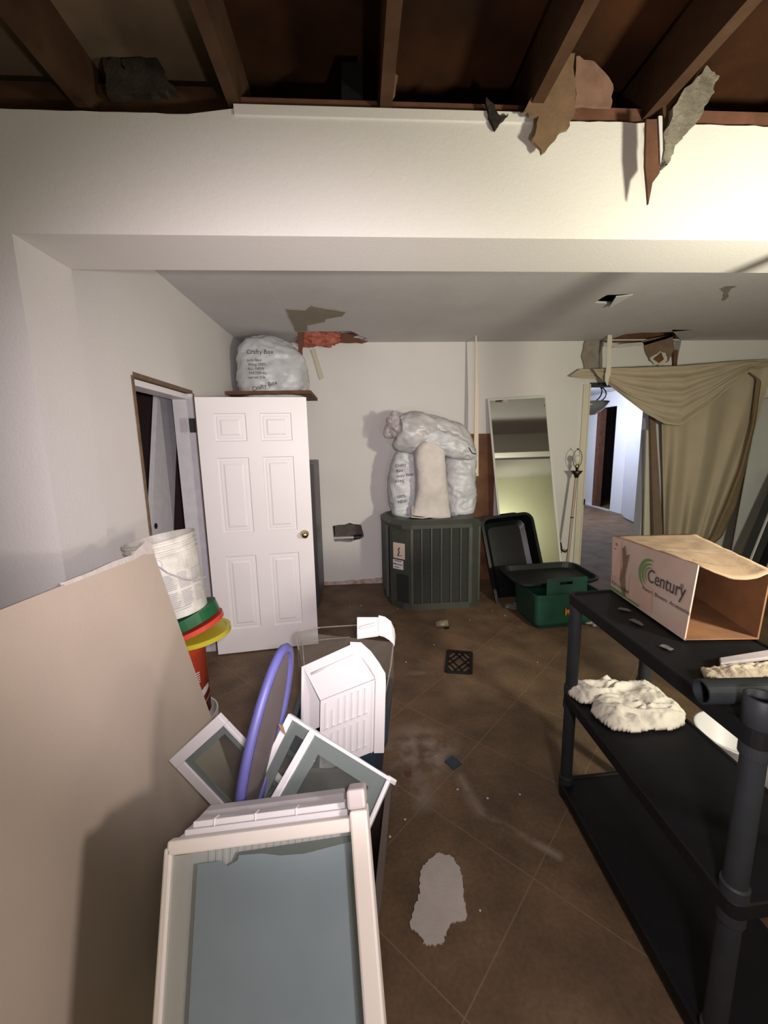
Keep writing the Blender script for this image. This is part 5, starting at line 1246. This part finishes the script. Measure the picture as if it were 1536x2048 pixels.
# ------------------------------------------------------------------ nearest fridge shelf with drawer behind
N0 = atd(330, 1683, 0.868); N1 = atd(735, 1630, 0.878); N2 = atd(314, 2048, 0.765)
nu = (N1 - N0).normalized(); nv = (N2 - N0); nv = (nv - nu * nv.dot(nu)).normalized(); nn_ = nu.cross(nv).normalized()
if (EYE - N0).dot(nn_) < 0: nn_ = -nn_
NW, NH = (N1 - N0).length, 0.40
f = lambda a, b2, o: N0 + nu * a + nv * b2 + nn_ * o
t = thing('fridge_shelf', f(NW / 2, NH, 0), 'large cream framed refrigerator shelf with bluish pane nearest the camera', 'shelf')
fr = MB()
def bx(mb, a0, a1_, b0, b1, o0, o1): mb.hexa([f(a0, b0, o0), f(a1_, b0, o0), f(a1_, b1, o0), f(a0, b1, o0)], [f(a0, b0, o1), f(a1_, b0, o1), f(a1_, b1, o1), f(a0, b1, o1)])
bx(fr, 0, 0.016, 0.012, NH, -.02, 0.004); bx(fr, 0.006, NW - .036, 0, 0.026, -.02, .004)
obj('frame', fr, CREAM, t, bevel=0.004)
rr_ = MB(); bx(rr_, NW - .038, NW, -0.012, NH, -.05, .010); srl = obj('side_rail', rr_, CREAM, t, 'wide right side rail', bevel=0.005)
rr_ = MB(); bx(rr_, NW - .042, NW - .002, -0.050, -0.012, -.06, .004); obj('rail_cap', rr_, mat('greyish_cap', (0.48, 0.44, 0.43), 0.5), srl, 'greyish rounded rail cap', bevel=0.006)
gp = MB(); bx(gp, 0.016, NW - .038, 0.026, NH, -.006, -.003); obj('glass_pane', gp, glass_mat('near_glass', (0.30, 0.32, 0.32), 0.12, 0.05), t)
fl = MB()
wv = [(0.066, 0.30 + .1)] + [(0.066, 0.052)]
topw = [(0.066, 0.050), (0.115, 0.050), (0.130, 0.060), (0.150, 0.052), (0.152, 0.044), (0.20, 0.046), (0.24, 0.054), (0.29, 0.056), (0.33, 0.052), (NW - .040, 0.046)]
fl.slab([[(0.060, NH), *topw, (NW - .040, NH)]], f(0, 0, -.012), nu, nv, -nn_, 0.002)
obj('blue_film', fl, FILM, t, 'blue-grey film with wavy top edge under the glass')
dk = MB(); dk.slab([[(0.13, 0.07), (0.15, 0.040), (NW - .040, 0.036), (NW - .040, 0.07)]], f(0, 0, -.0145), nu, nv, -nn_, 0.002); obj('dark_edge', dk, mat('dark_film_edge', (0.10, 0.12, 0.11), 0.5), t, 'dark edge line behind the film')
ls = MB(); bx(ls, 0.016, 0.050, 0.030, NH, -.012, -.010); obj('brightening_strip', ls, mat('pale_strip_fill', (0.62, 0.58, 0.56), 0.4), t, 'added pale strip brightening the left of the pane')  # added slab; its pale colour lifts the shaded strip behind the glass
# white drawer directly behind it
t = thing('crisper_bin', f(NW / 2, NH, -0.1), 'white shallow refrigerator drawer lying behind the nearest cream shelf', 'drawer')
dw = MB(); bx(dw, 0.014, NW - .045, 0.004, NH - .02, -.025, -.022)
for k in range(18): bx(dw, 0.085 + k * .0155, 0.0915 + k * .0155, 0.03, NH - .03, -.0225, -.0205)
obj('ribbed_base', dw, WHITEPL, t, 'white corrugated panel')
dw = MB(); bx(dw, 0.03, NW - .045, -0.010, 0.004, -.10, -.022); bx(dw, 0.045, NW - .05, -0.022, -0.010, -.055, -.028); bx(dw, 0.02, 0.03, 0.0, NH - .02, -.10, -.022)
for k in range(3): bx(dw, 0.09 + k * .09, 0.094 + k * .09, -0.024, -0.008, -.054, -.026)
obj('wall', dw, WHITEPL, t, bevel=0.002)
dw = MB(); dw.hexa([f(0.012, 0.008, -.10), f(0.045, -0.03, -.12), f(NW - .06, -0.03, -.12), f(NW - .05, 0.005, -.10)], [f(0.012, 0.008, -.03), f(0.045, -0.026, -.09), f(NW - .06, -0.026, -.09), f(NW - .05, 0.005, -.03)])
obj('back_lip', dw, mat('grey_lip', (0.42, 0.40, 0.40), 0.5), t, 'grey rear lip')

# dark handle-like scraps in the grey tote
lump('black_bag', (-0.30, 1.22, 0.36), 0.14, 0.10, 0.08, BLACKPL, 'crumpled black plastic bag in the bottom of the grey tote', 'bag', 9, 0.5)
mb = MB(); mb.tube([atd(560, 1455, 1.22), atd(570, 1462, 1.215), atd(566, 1475, 1.21), atd(576, 1478, 1.21)], 0.003, 6)
top('paper_tag', MB().hexa([atd(556, 1448, 1.235), atd(566, 1452, 1.235), atd(572, 1472, 1.225), atd(562, 1462, 1.225)], [p + V((0, 0.002, 0)) for p in (atd(556, 1448, 1.235), atd(566, 1452, 1.235), atd(572, 1472, 1.225), atd(562, 1462, 1.225))]), PAPERB, 'tiny brown curled paper scrap stuck by the blue oval rim', 'paper')
